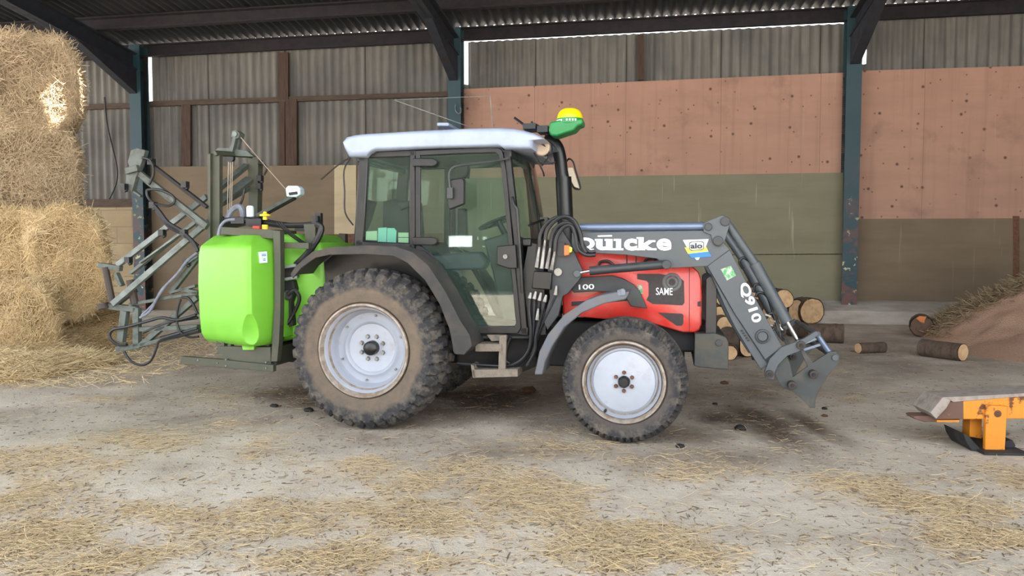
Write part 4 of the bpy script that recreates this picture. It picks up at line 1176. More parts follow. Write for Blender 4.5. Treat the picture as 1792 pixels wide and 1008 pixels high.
part('fan_ring', 'grille_ring', ri, bonnet)
for a, b, c_, d in ((1096, 442, 1098, 463), (1112, 443, 1114, 464), (1206, 468, 1207, 581)):
    part('panel_gap', 'grille_black', MB().prism(tz([(a, b), (c_, b), (c_, d), (a, d)], WB0 - 0.004), WB0 - 0.004, WB0 + 0.02), bonnet)
mb = MB()
mb.prism(tz([(1000, 536), (1000, 528), (1100, 522), (1101, 526)], WB0 - 0.004), WB0 - 0.004, WB0 + 0.02)
part('bonnet_band', 'grille_black', mb, bonnet)
part('bonnet_catch', 'grille_black', MB().prism(tz([(1221, 528), (1226, 527), (1226, 536), (1221, 536)], WB0 + 0.0), WB0 - 0.01, WB0 + 0.02), bonnet)
text_mesh('SAME', tz([(1148, 516)], WB0 - 0.008)[0], tz([(1177, 516.5)], WB0 - 0.008)[0], 13 * T.m(1160, WB0), WB0 - 0.010, 'bonnet_lettering', M['lettering_white'], bonnet, bold=0.004)
text_mesh('100', tz([(1013, 507)], 0.552)[0], tz([(1040, 506)], 0.552)[0], 9 * T.m(1020, WB0), 0.552, 'bonnet_lettering', M['lettering_white'], bonnet, bold=0.015)
for pts in ([(1048, 464), (1052, 458), (1064, 457), (1074, 464)], [(1127, 461), (1132, 454), (1144, 452), (1148, 456)]):
    part('bonnet_handle', 'hose', MB().tube([tp(a, b, WB0 - 0.03) for a, b in pts], 0.012, 6, smooth=4), bonnet)
part('bonnet_decal', 'decal_green', MB().prism(tz([(1115, 499), (1124, 499), (1125, 514), (1119, 514)], WB0 - 0.005), WB0 - 0.006, WB0 - 0.002), bonnet)
# dark side plate of the loader sub-frame
part('subframe_plate', 'loader_dark', MB().prism(tz([(1000, 506), (1017, 485), (1072, 482), (1092, 488), (1109, 498), (1119, 509), (1133, 540), (1104, 536), (1094, 519), (1066, 511), (1040, 510), (1004, 512)], 0.56), 0.56, 0.60), bevel=0.006)

# ---- front mudguard
ff = [(935, 656), (944, 615), (959, 585), (986, 552), (1025, 526), (1050, 517), (1078, 511), (1102, 510.5), (1095, 524), (1056, 532), (1018, 548), (988, 573), (967, 605), (954, 633), (949, 656)]
part('front_mudguard', 'fender_grey', MB().prism(tz(ff, 0.04), 0.04, 0.42), bevel=0.01)
part('mudguard_bracket', 'hose_grey', MB().prism(tz([(1080, 508), (1090, 505), (1094, 508), (1094, 516), (1082, 518)], 0.03), 0.03, 0.10))

#@@LOADER
# ---- front loader
WL = 0.46; TL = 0.10
WLF = 2 * WC - WL - TL
beam = [(1000, 407), (1235, 403), (1262, 420), (1277, 437), (1238, 466), (1165, 470), (1150, 453), (1095, 446), (1000, 441)]
lower = [(1238, 466), (1277, 437), (1300, 482), (1369, 607), (1339, 630), (1285, 548)]
strip = [(1243, 476), (1250, 494), (1268, 535), (1285, 571), (1310, 613), (1331, 646), (1345, 640), (1339, 630), (1285, 548)]
def arm_mesh(w):
    mb = MB(); mb.prism(tz(beam, WL), w, w + TL); mb.prism(tz(lower, WL - 0.004), w - 0.004, w + TL); mb.prism(tz(strip, WL + 0.02), w + 0.02, w + TL)
    return mb
la = part('loader_arm', 'loader_grey', arm_mesh(WL), bevel=0.005)
la['label'] = 'grey loader arm with white lettering'
lf = part('loader_arm', 'loader_grey', arm_mesh(WLF), bevel=0.005); lf['label'] = 'far-side loader arm'
LETTERS = [('Q', 1006, 1041, 415, 440.5, 0.05), ('u', 1043, 1072, 418, 438, 0.05), ('\u0131', 1078, 1087, 418, 438, 0.04), ('c', 1092, 1115, 417.5, 438.5, 0.05), ('k', 1117, 1147, 415, 438, 0.05), ('e', 1149, 1175, 417.5, 438.5, 0.035)]
for ch, xa, xb, ya, yb, bd in LETTERS:
    text_mesh(ch, tz([(xa, yb)], WL)[0], tz([(xb, yb)], WL)[0], (yb - ya) * T.m(1090, WL), WL - 0.005, 'arm_lettering', M['lettering_white'], la, bold=bd)
serif = MB()
for xa, xb, ya, yb in ((1041, 1052, 418, 421.5), (1058, 1066, 418, 421.5), (1067, 1075, 434.5, 438), (1074, 1083, 418, 421.5), (1074, 1091, 434.5, 438), (1114, 1123, 415, 418), (1114, 1129, 434.5, 438), (1135, 1149, 434.5, 438), (1134, 1147, 420.5, 423.5)):
    serif.prism(tz([(xa, yb), (xb, yb), (xb, ya), (xa, ya)], WL), WL - 0.007, WL - 0.002)
part('arm_lettering', 'lettering_white', serif, la, smooth=0)
part('arm_lettering', 'lettering_white', MB().prism(tz([(1046, 412), (1071, 411.5), (1071, 414), (1046, 414.5)], WL), WL - 0.006, WL - 0.002), la)
a, b = tz([(1290, 499)], WL)[0], tz([(1315, 567)], WL)[0]
text_mesh('Q910', a, b, 20 * T.m(1300, WL), WL - 0.012, 'arm_lettering', M['lettering_white'], la, bold=0.03)
# badge: white triangle, yellow and blue bands, name plate
def decal(pts, mat, d): return part('badge', mat, MB().prism(tz(pts, WL), WL - 0.004 - d, WL - 0.001), la, smooth=0)
decal([(1195, 420), (1240, 418.5), (1234, 435), (1222, 455), (1219, 455), (1206, 440)], 'lettering_white', 0)
decal([(1198, 433), (1236, 432.5), (1240, 441), (1204, 444)], 'decal_yellow', 0.002)
decal([(1204, 444), (1240, 440), (1245, 449), (1210, 451.5)], 'decal_blue', 0.003)
decal([(1206, 425), (1210, 422.5), (1228, 422), (1232, 424), (1232, 435), (1228, 438), (1210, 439), (1206, 436)], 'decal_black', 0.004)
decal([(1207, 426), (1211, 423.5), (1227, 423), (1231, 425), (1231, 434.5), (1227, 437), (1211, 438), (1207, 435.5)], 'decal_grey', 0.005)
text_mesh('alo', tz([(1208.5, 435)], WL)[0], tz([(1229, 434.5)], WL)[0], 9.5 * T.m(1218, WL), WL - 0.012, 'badge_lettering', M['decal_black'], la, bold=0.02)
part('arm_sticker', 'decal_green', MB().prism(tz([(1261, 471), (1279, 465), (1288, 482), (1272, 491)], WL), WL - 0.007, WL - 0.003), la)
mb = MB()
for i in range(5):
    x, y = 1295 + i * 2.9, 578 + i * 4.2
    mb.prism(tz([(x, y), (x + 4, y - 1), (x + 5.4, y + 1.6), (x + 1.6, y + 2.8)], WL + 0.02), WL + 0.014, WL + 0.018)
part('arm_lettering', 'decal_black', mb, la)
c = tz([(1335, 589)], WL - 0.02)[0]; rr = T.m(1335, WL)
part('pivot_ring', 'loader_dark', MB().lathe([(WL - 0.004, 13.5 * rr), (WL - 0.02, 13 * rr), (WL - 0.022, 9.5 * rr), (WL - 0.004, 8.5 * rr)], c, 32), la)
part('pivot_pin', 'loader_grey', MB().disc(c, 8.4 * rr, WL - 0.010, WL, 24), la)
# knee plates and pins
knee = [(1231, 391), (1238, 387), (1264, 376), (1275, 381), (1277, 394), (1268, 423), (1258, 432), (1248, 427), (1244, 411), (1231, 406)]
for w in (WL - 0.025, WLF + TL):
    kp = part('knee_plate', 'loader_grey', MB().prism(tz(knee, WL - 0.025), w, w + 0.025), bevel=0.004)
    for px, py, r in ((1239.5, 397, 7), (1269, 387.5, 8.5), (1256.5, 421.5, 9)):
        c = tz([(px, py)], WL - 0.03)[0]; part('pin', 'loader_dark', MB().disc(c, r * rr, w - 0.018, w + 0.002, 20), kp, bevel=0.004)
# levelling rod along the top of the arm
for w in (WL + 0.05, WLF + 0.05):
    q0, q1 = tp(1015, 398, WL + 0.05), tp(1236, 396, WL + 0.05)
    part('levelling_rod', 'tube_steel', MB().cyl((q0.x, w, q0.z), (q1.x, w, q1.z), 7.6 * rr, 16))
# lift cylinder and tilt cylinder with their chrome rods
def ram(name, p0, p1, p2, r_body, r_rod, w, mat='loader_grey', thin=None):
    a, b, c = (tp(x, y, WL + 0.05) for x, y in (p0, p1, p2))
    for q in (a, b, c): q.y = w
    o = part(name, mat, MB().cyl(b, c, r_body * rr, 18))
    part('piston_rod', 'chrome', MB().cyl(a, b, r_rod * rr, 14), o)
    return o
for w in (WL - 0.05, WLF + 0.1):
    lc = ram('lift_cylinder', (1010, 478), (1034, 473.5), (1166, 462), 8.3, 3.2, w, 'loader_dark')
    c = tz([(1166.5, 463)], w)[0]; part('pin', 'loader_dark', MB().disc(c, 8.5 * rr, w - 0.05, w + 0.06), lc, bevel=0.004)
for w in (WL + 0.05, WLF + 0.05):
    tc = ram('tilt_cylinder', (1400, 603), (1377, 563), (1321, 461), 10.5, 4.4, w)
    a, b = tp(1326, 468, WL + 0.05), tp(1271, 388, WL + 0.05); a.y = b.y = w
    part('cylinder_tube', 'loader_grey', MB().cyl(a, b, 7.5 * rr, 16), tc)
for pts in ([(1300, 470), (1294, 458), (1302, 451), (1318, 462)], [(1318, 512), (1322, 498), (1334, 500), (1345, 515)], [(1322, 520), (1328, 512), (1342, 518), (1352, 545), (1362, 580)], [(1338, 560), (1350, 548), (1360, 560), (1366, 590)], [(1344, 585), (1354, 570), (1362, 584), (1372, 596)]):
    part('hydraulic_hose', 'hose', MB().tube([tp(a, b, WL + 0.09) for a, b in pts], 0.012, 6, smooth=4), la)
for px, py in ((1344, 552), (1352, 561), (1347, 568)): part('hose_coupling', 'steel', MB().bar(tp(px - 5, py - 2, WL + 0.08), tp(px + 5, py + 2, WL + 0.08), 0.014, 0.02), la)
# bracket that carries the loader beside the cab
br = [(962, 420), (968, 400), (978, 397), (984, 402), (999, 427), (1021, 476), (1014, 490), (994, 514), (985, 518), (978, 552), (958, 578), (950, 560), (962, 520), (957, 460)]
for w in (WL - 0.05, WLF + TL):
    bo = part('loader_bracket', 'loader_dark', MB().prism(tz(br, WL - 0.05), w, w + 0.05), bevel=0.006)
    for px, py, r, m_ in ((977, 476, 8, 'steel'), (1010, 479, 7, 'loader_grey'), (971, 404, 6, 'loader_grey')):
        c = tz([(px, py)], WL - 0.05)[0]; part('pin', m_, MB().disc(c, r * rr, w - 0.02, w + 0.01), bo, bevel=0.003)
lamp = part('side_lamp', 'black_plastic', MB().prism(tz([(972, 424), (988, 425), (988, 448), (976, 447)], WL - 0.1), WL - 0.1, WL - 0.04))
part('lamp_lens', 'orange_lamp', MB().prism(tz([(987, 429), (996, 429), (996, 446), (987, 448)], WL - 0.12), WL - 0.12, WL - 0.05), lamp, bevel=0.006)
part('lamp_lens', 'decal_yellow', MB().prism(tz([(996, 431), (1001, 434), (1000, 441), (996, 442)], WL - 0.11), WL - 0.11, WL - 0.06), lamp)
# hydraulic coupler with hoses
cp = part('hydraulic_coupler', 'black_plastic', MB().prism(tz([(934, 474), (966, 476), (964, 508), (930, 505)], WL - 0.12), WL - 0.12, WL - 0.02), bevel=0.01)
part('hydraulic_valve', 'dark_chassis', MB().prism(tz([(938, 428), (976, 428), (972, 470), (936, 472)], WL - 0.05), WL - 0.05, WL + 0.05), bevel=0.01)
for (a, b) in (((944, 432), (939, 468)), ((954, 420), (948, 470)), ((963, 434), (957, 470)), ((971, 440), (965, 472)), ((929, 512), (927, 522)), ((938, 510), (935, 523)), ((947, 512), (944, 526)), ((956, 516), (953, 528)), ((942, 540), (940, 560)), ((974, 500), (972, 516))):
    part('hose_coupling', 'steel', MB().tube([tp(*a, WL - 0.09), tp((a[0] + b[0]) / 2, (a[1] + b[1]) / 2, WL - 0.09), tp(*b, WL - 0.09)], [0.010, 0.015, 0.019], 8), cp)
H = [[(944, 432), (946, 410), (958, 390), (978, 380), (998, 384), (1012, 400), (1018, 425), (1030, 440), (1042, 440)],
     [(954, 420), (958, 402), (972, 386), (990, 379), (1006, 388), (1016, 410), (1020, 432), (1026, 442)],
     [(963, 434), (966, 412), (976, 396), (992, 390), (1004, 398), (1010, 420), (1016, 438)],
     [(971, 440), (974, 416), (986, 398), (1000, 396), (1007, 412), (1012, 436), (1026, 446), (1042, 446)]]
for i, pts in enumerate(H): part('hydraulic_hose', 'hose', MB().tube([tp(a, b, WL - 0.10 - 0.02 * (i % 2)) for a, b in pts], 0.017, 8, smooth=5), cp)
H2 = [[(927, 522), (926, 545), (929, 580), (926, 610), (912, 630), (890, 640), (862, 640), (800, 636)], [(935, 523), (934, 560), (930, 600), (920, 625), (900, 642)], [(944, 526), (940, 560), (936, 590), (928, 620), (908, 642)],
      [(953, 528), (946, 555), (938, 590), (936, 615), (922, 640)], [(974, 516), (960, 545), (945, 575), (938, 600), (930, 625)], [(893, 590), (886, 610), (885, 630), (892, 636)]]
for i, pts in enumerate(H2): part('hydraulic_hose', 'hose', MB().tube([tp(a, b, WL - 0.06 + 0.02 * (i % 3)) for a, b in pts], 0.016, 8, smooth=5), cp)
part('wiper_arm', 'black_plastic', MB().tube([tp(925, 395, WN - 0.02), tp(946, 386, 0.5), tp(960, 383, 0.6)], 0.01, 6).box(tp(952, 384, 0.55), (0.07, 0.03, 0.04)))

# tool carrier on the front end of the arms
link = [(1340, 662), (1338, 652), (1347, 628), (1367, 608), (1394, 598), (1408, 592), (1428, 579), (1434, 584), (1427, 591), (1408, 602), (1407, 611), (1396, 616), (1378, 623), (1362, 639), (1356, 653), (1355, 665)]
plate = [(1356, 655), (1361, 640), (1378, 624), (1384, 640), (1388, 661), (1421, 636), (1453, 616), (1463, 615), (1470, 623), (1469, 636), (1450, 657), (1432, 687), (1428, 701), (1427, 715), (1419, 715), (1411, 706), (1389, 686), (1370, 679), (1362, 668)]
brace = [(1400, 612), (1408, 614), (1424, 636), (1414, 642)]
for w in (WL - 0.015, WLF + 0.015 + TL - 0.04):
    lk2 = part('carrier_link', 'loader_grey', MB().prism(tz(link, WL - 0.03), w - 0.015, w + 0.03), bevel=0.004)
    pl2 = part('carrier_plate', 'carrier_grey', MB().prism(tz(plate, WL), w + 0.03, w + 0.055).prism(tz(brace, WL), w + 0.03, w + 0.05), bevel=0.003)
    for px, py, r, own in ((1346.5, 654, 7, lk2), (1401.5, 604, 8, lk2), (1386, 674, 7.5, pl2), (1423.5, 655, 7.5, pl2)):
        c = tz([(px, py)], WL - 0.03)[0]; part('pin', 'pin_dark', MB().disc(c, r * rr, w - 0.04, w + 0.06, 16), own, bevel=0.004)
        part('pin_head', 'dark_chassis', MB().disc(c, r * 0.45 * rr, w - 0.055, w - 0.03, 8), own)
mb = MB()
for px, py, r in ((1462, 626, 5.5), (1386, 674, 5), (1431, 585, 5.0)):
    a = tp(px, py, WL); mb.cyl((a.x, WL, a.z), (a.x, WLF + TL, a.z), r * rr, 14)
part('carrier_cross_tube', 'loader_grey', mb)
mb = MB().cyl(tp(1430, 586, WL + 0.06), tp(1454, 620, WL + 0.06), 5 * rr, 12); mb.bar(tp(1405, 601, WL + 0.08), tp(1430, 592, WL + 0.08), 0.02); mb.bar(tp(1406, 612, WL + 0.08), tp(1438, 602, WL + 0.08), 0.02)
part('locking_lever', 'tube_steel', mb)
# front guard: upright and weight box
part('front_guard', 'black_plastic', MB().prism(tz([(1236, 488), (1241, 484), (1250, 484), (1255, 489), (1254, 586), (1234, 586)], 0.55), 0.55, 0.62).prism(tz([(1236, 488), (1241, 484), (1250, 484), (1255, 489), (1254, 586), (1234, 586)], 0.55), 1.38, 1.45).prism(tz([(1238, 500), (1252, 500), (1252, 512), (1238, 512)], 0.55), 0.6, 1.4), bevel=0.005)
wbx = part('weight_box', 'carrier_grey', MB().prism(tz([(1216, 584), (1250, 583), (1270, 590), (1275, 600), (1275, 647), (1223, 643), (1214, 640)], 0.52), 0.52, 1.48), bevel=0.008)
c = tz([(1258, 600)], 0.5)[0]; part('bolt', 'loader_dark', MB().disc(c, 0.025, 0.50, 0.53), wbx)

#@@SPRAYER
# ================================================================== MOUNTED SPRAYER
S_OFF = -1.15
SPR = Frame(T.world(S_OFF, 0), T.yaw)
spr = empty('boom_sprayer', SPR.o, -SPR.yaw)
tag(spr, 'mounted crop sprayer with bright green tank and folded grey booms behind the tractor', 'sprayer')
def s3(px, py, w): return SPR.p(px, py, w)
def sz_(pts, w): return SPR.sz(pts, w)
def spart(name, mat, mb, parent=spr, **k): return mb.build(name, M[mat], parent, **k)

# tank: lofted body with a ridge down the side that faces the viewer
A, B, Cc = s3(479, 500, 0.27), s3(432, 500, 0.04), s3(347, 500, 0.33)
plan = [(A.x, 0.34), (A.x - 0.01, 0.27)] + [(B.x + 0.035, 0.055), (B.x, 0.04), (B.x - 0.05, 0.055)] + [(Cc.x + 0.02, 0.30), (Cc.x, 0.34), (Cc.x, 0.40)]
plan = plan + [(x, 2 * WC - y) for x, y in reversed(plan)]
pc = (sum(p[0] for p in plan) / len(plan), WC)
lev = [(606, 0.10), (600, 0.05), (590, 0.022), (560, 0.008), (500, 0.0), (450, 0.010), (436, 0.022), (430, 0.035), (424, 0.075), (413, 0.16), (411, 0.19)]
vs = []; fs = []; n = len(plan)
sx_w = A.x - Cc.x
for py, ins in lev:
    z = s3(432, py, 0.04 + ins).z
    for x, y in plan:
        fx = 1 - ins * 0.55 / (sx_w / 2); fy = 1 - ins / (WC - 0.04)
        vs.append((pc[0] + (x - pc[0]) * fx, WC + (y - WC) * fy, z))
for k in range(len(lev) - 1): fs += [(k * n + i, k * n + (i + 1) % n, (k + 1) * n + (i + 1) % n, (k + 1) * n + i) for i in range(n)]
fs += [tuple(range(n)), tuple(range((len(lev) - 1) * n, len(lev) * n))]
mb = MB(); mb.add(vs, fs)
tank = spart('tank', 'tank_green', mb, smooth=28)
hc = s3(432, 588, -0.07)
cut = MB().vlathe([(0.21 * math.sin(math.pi * k / 12), -0.30 * math.cos(math.pi * k / 12)) for k in range(13)], (0, 0), 24).build('cut', M['tank_green'], spr)
cut.location = (hc.x, hc.y, hc.z - 0.05)
bo_ = tank.modifiers.new('hollow', 'BOOLEAN'); bo_.operation = 'DIFFERENCE'; bo_.object = cut; bo_.solver = 'EXACT'
bpy.context.view_layer.update()
me_ = bpy.data.meshes.new_from_object(tank.evaluated_get(bpy.context.evaluated_depsgraph_get()))
tank.modifiers.clear(); tank.data = me_; bpy.data.objects.remove(cut)
for p in me_.polygons: p.use_smooth = True
me_.set_sharp_from_angle(angle=R(55))
md = tank.modifiers.new('bevel', 'BEVEL'); md.width = 0.014; md.segments = 3; md.limit_method = 'ANGLE'; md.angle_limit = R(32)
def on_face(px, py):                            # a point on the ridge-to-post face of the tank
    u = (px - 432) / (479 - 432); return s3(px, py, 0.04 + 0.23 * u - 0.012)
q = [on_face(453.5, 441), on_face(466.5, 440), on_face(467.5, 459.5), on_face(455, 460.5)]
mb = MB(); nrm = (q[1] - q[0]).cross(q[3] - q[0]).normalized(); nrm = nrm if nrm.y < 0 else -nrm
mb.add([p + nrm * 0.006 for p in q] + [p - nrm * 0.02 for p in q], [(0, 1, 2, 3), (7, 6, 5, 4)] + [(i, (i + 1) % 4, 4 + (i + 1) % 4, 4 + i) for i in range(4)])
lb = spart('tank_label', 'label_white', mb, tank, smooth=0)
mb = MB()
for y0, x0, x1 in ((444.5, 457, 465), (447, 457, 465), (452.5, 459.5, 464), (455, 459.5, 464)):
    p = [on_face(x0, y0), on_face(x1, y0 - 0.3), on_face(x1, y0 + 1.0), on_face(x0, y0 + 1.3)]
    mb.add([k + nrm * 0.008 for k in p], [(0, 1, 2, 3)])
spart('label_print', 'decal_blue', mb, tank, smooth=0)
# front part of the tank inside the frame
mb = MB(); mb.rprism(sz_([(488, 410), (515, 409), (533, 424), (558, 424), (566, 440), (572, 520), (560, 580), (488, 600)], 0.50), 0.50, 2 * WC - 0.5, 0.06, 3)
mb.rprism(sz_([(486, 512), (497, 512), (497, 590), (486, 590)], 0.33), 0.33, 0.7, 0.02, 2)
spart('tank_front', 'tank_green', mb, tank, smooth=40)

# frame
post = [(477, 403), (490, 404), (491, 480), (490, 560), (488, 600), (485, 633), (474, 633), (476, 598), (480, 527), (479.5, 451)]
fr = MB(); q = sz_(post, 0.24); fr.prism(q, 0.24, 0.32); fr.prism(q, 2 * WC - 0.32, 2 * WC - 0.24)
fr.prism(sz_([(386, 397), (477, 402), (491, 405), (491, 416), (477, 418), (387, 410)], 0.28), 0.28, 0.34)
fr.prism(sz_([(490, 424), (540, 425), (540, 436), (490, 434)], 0.34), 0.34, 0.40)
fr.prism(sz_([(384, 398), (395, 398), (395, 412), (384, 412)], 0.3), 0.3, 2 * WC - 0.3)
fr.prism(sz_([(531, 392), (552, 392), (552, 440), (536, 440)], 0.5), 0.5, 0.56)
frame = spart('frame', 'olive_frame', fr, bevel=0.004)
spart('frame_rail', 'galv', MB().bar(s3(490, 469, 0.34), s3(519, 464, 0.34), 0.024).bar(s3(490, 490, 0.34), s3(521, 485, 0.34), 0.024), frame)
spart('dark_infill', 'dark_chassis', MB().prism(sz_([(490, 470), (520, 466), (520, 486), (490, 490)], 0.4), 0.40, 0.44), frame)  # dark block filling the space between the rails
spart('pump', 'dark_chassis', MB().prism(sz_([(494, 494), (512, 490), (516, 506), (508, 530), (512, 570), (496, 574)], 0.42), 0.42, 0.8).cyl(s3(503, 516, 0.36), s3(503, 516, 0.5), 0.05, 14), frame, bevel=0.01)
spart('hose', 'hose', MB().tube([s3(503, 516, 0.36), s3(516, 508, 0.38), s3(524, 524, 0.4), s3(512, 552, 0.42), s3(498, 572, 0.4)], 0.018, 8, smooth=5), frame)
# undercarriage and the long skid bar
uc = MB(); uc.prism(sz_([(380, 606), (473, 608), (474, 640), (390, 634), (390, 621), (380, 616)], 0.24), 0.24, 0.30)
uc.prism(sz_([(388, 596), (392, 596), (392, 610), (388, 610)], 0.26), 0.26, 0.32); uc.prism(sz_([(399, 596), (404, 596), (404, 610), (399, 610)], 0.26), 0.26, 0.32)
uc.prism(sz_([(378, 595), (470, 600), (470, 606), (378, 602)], 0.3), 0.3, 2 * WC - 0.3)
uc.prism(sz_([(428, 606), (484, 608), (484, 640), (428, 636)], 0.30), 0.30, 2 * WC - 0.3)
spart('undercarriage', 'olive_frame', uc, frame, bevel=0.004)
spart('skid_bar', 'olive_frame', MB().prism(sz_([(316, 624), (388, 629.5), (478, 639), (478, 651), (315, 637)], 0.20), 0.20, 0.26), bevel=0.004)
spart('drain_valve', 'tank_green', MB().prism(sz_([(428, 601), (450, 603), (449, 611), (430, 611)], 0.27), 0.22, 0.34), tank)
for px, py in ((347, 630), (381, 635), (396, 629), (466, 634), (396, 640), (466, 644)):
    c = sz_([(px, py)], 0.2)[0]; spart('bolt', 'steel', MB().disc(c, 0.007, 0.19, 0.245, 6), frame)

# lifting mast
mast = MB()
WA, WBm = 0.62, 1.38
mast.prism(sz_([(363, 270), (368, 268), (368, 430), (363, 430)], WA), WA, WA + 0.10); mast.prism(sz_([(368, 268), (384, 270), (384, 430), (368, 430)], WA + 0.04), WA + 0.04, WA + 0.10)
mast.prism(sz_([(433, 276), (452, 279), (450, 390), (435, 390)], WBm), WBm, WBm + 0.10)
a, b = s3(376, 268, WA), s3(441, 272, WBm)
mast.bar(a, b, 0.03, 0.05)
a, b = s3(376, 400, WA + 0.05), s3(441, 385, WBm + .05); mast.bar(a, b, 0.08, 0.08)
mo = spart('mast', 'olive_frame', mast, bevel=0.004)
WM = 0.98
hd = MB(); hd.prism(sz_([(373, 267), (381, 259), (400, 259), (432, 264), (444, 274), (374, 271)], WM), WM, WM + 0.06)
hd.bar(s3(406, 266, WM - 0.02), s3(413, 238, WM - 0.02), 0.035, 0.05); hd.bar(s3(415, 268, WM + 0.04), s3(420, 240, WM + 0.04), 0.03, 0.05)
hd.prism(sz_([(408, 240), (410, 230), (417, 229), (423, 234), (421, 242), (416, 244)], WM), WM - 0.04, WM + 0.06)
spart('mast_head', 'boom_grey', hd, mo)
c = sz_([(404, 277)], WM)[0]; spart('pulley', 'black_plastic', MB().disc(c, 0.04, WM - 0.02, WM + 0.02), mo); c = sz_([(416, 236)], WM)[0]
spart('pulley', 'galv', MB().disc(c, 0.025, WM - 0.06, WM + 0.08), mo)
for x0, x1 in ((403.5, 402), (407, 405), (400, 398)): spart('rope', 'rope', MB().tube([s3(x0, 280, WM), s3(x1, 372, WM)], 0.0045, 6), mo)
spart('rope', 'rope', MB().tube([s3(421, 240, WM), s3(462, 288, WM + .2), s3(499, 330, WBm)], 0.0045, 6), mo)

# folded booms
def bundle(specs, name, mat, parent=spr):
    first = None
    for p0, p1, wpx, w0, w1 in specs:
        a, b = s3(*p0, w0), s3(*p1, w1)
        o = spart(name, mat, MB().bar(a, b, wpx * SPR.m((p0[0] + p1[0]) / 2, w0), 0.05), parent, bevel=0.003)
        first = first or o
    return first
WU, WLo = 0.55, 0.75
bm1 = bundle([((240, 300), (363, 396), 9, WU, WU), ((252, 315), (361, 400), 4, WU + .08, WU + .08), ((258, 320), (345, 386), 3, WU, WU)], 'boom_arm', 'boom_grey')
bundle([((266, 288), (363, 363), 5, WU + 0.06, WU + .06)], 'spray_line', 'dark_chassis', bm1)
spart('hinge_plate', 'boom_grey', MB().prism(sz_([(229, 263), (234, 261), (240, 259), (254, 263), (251, 274), (244, 294), (237, 312), (231, 336), (220, 327), (222, 298), (226, 290), (223, 284)], WU - 0.04), WU - 0.04, WU + 0.02).bar(s3(222, 300, WU - 0.05), s3(243, 294, WU - 0.05), 0.06, 0.06).bar(s3(228, 330, WU), s3(248, 344, WU), 0.02, 0.05), bm1, bevel=0.004)
bm2 = bundle([((385, 328), (431, 290), 9, WM, WBm), ((384, 354), (437, 314), 14, WM, WBm), ((384, 360), (436, 330), 4, WM, WBm)], 'boom_arm', 'boom_grey')
bm3 = bundle([((206, 464), (362, 344), 8, WLo, WLo), ((229, 478), (350, 382), 5, WLo + .1, WLo + .1), ((198, 532), (365, 388), 9, WLo - 0.1, WLo - .1), ((246, 460), (344, 390), 3, WLo, WLo)], 'boom_arm', 'galv')
bm3['label'] = 'lower folded boom section'
bm4 = bundle([((299, 512), (347, 450), 8, WLo, WLo), ((450, 378), (514, 343), 6, WBm, WBm)], 'boom_arm', 'boom_grey')
bundle([((451, 383), (517, 347), 3, WBm + .03, WBm + .03)], 'spray_line', 'hose', bm4)
ro = spart('rope_reel', 'label_white', MB().prism(sz_([(499, 330), (503, 325), (520, 325), (525, 330), (525, 340), (518, 345), (501, 344)], WBm - 0.05), WBm - 0.05, WBm + 0.06), bevel=0.01)
spart('reel_slot', 'hose', MB().prism(sz_([(505, 337), (520, 335), (521, 340), (506, 342)], WBm - 0.055), WBm - 0.056, WBm - 0.04), ro)
# hinge end and lower boom frame
E = WLo
en = MB()
for p0, p1, wp_ in (((174, 464), (212, 470), 8), ((204, 478), (214, 500), 5), ((198, 534), (236, 505), 11), ((182, 535), (240, 541), 9), ((219, 544), (212, 598), 11), ((240, 538), (240, 606), 10), ((205, 611), (246, 604), 8), ((246, 604), (350, 579), 6), ((248, 604), (346, 520), 8), ((228, 533), (305, 519), 5), ((303, 520), (348, 512), 5), ((246, 576), (348, 572), 7), ((318, 506), (348, 512), 6), ((300, 512), (344, 500), 4)):
    en.bar(s3(*p0, E), s3(*p1, E), wp_ * SPR.m(p0[0], E), 0.06)
spart('boom_frame', 'boom_grey', en, bm3, bevel=0.003)
rs = MB(); rs.cyl(s3(184, 468, E - 0.03), s3(197, 530, E - 0.03), 5 * SPR.m(190, E), 10); rs.cyl(s3(228, 490, E - 0.03), s3(236, 532, E - 0.03), 6 * SPR.m(230, E), 10); rs.cyl(s3(180, 531, E - 0.03), s3(182, 540, E - 0.03), 9 * SPR.m(190, E), 12)
spart('hinge_tube', 'pin_dark', rs, bm3)
# nozzle bodies along the lines
for px, py, w in ((324, 323, WU + .06), (265, 283, WU + .06), (268, 359, WU), (284, 407, WLo), (225, 455, WLo), (217, 327, WU - 0.04), (322, 407, WU), (327, 458, WLo), (350, 395, WLo), (455, 312, WBm), (454, 326, WBm)):
    spart('nozzle', 'hose', MB().box(s3(px, py, w - 0.04), (0.055, 0.06, 0.06)).cyl(s3(px, py + 1, w - 0.04), s3(px + 4, py + 8, w - 0.04), 0.02, 8), bm3)
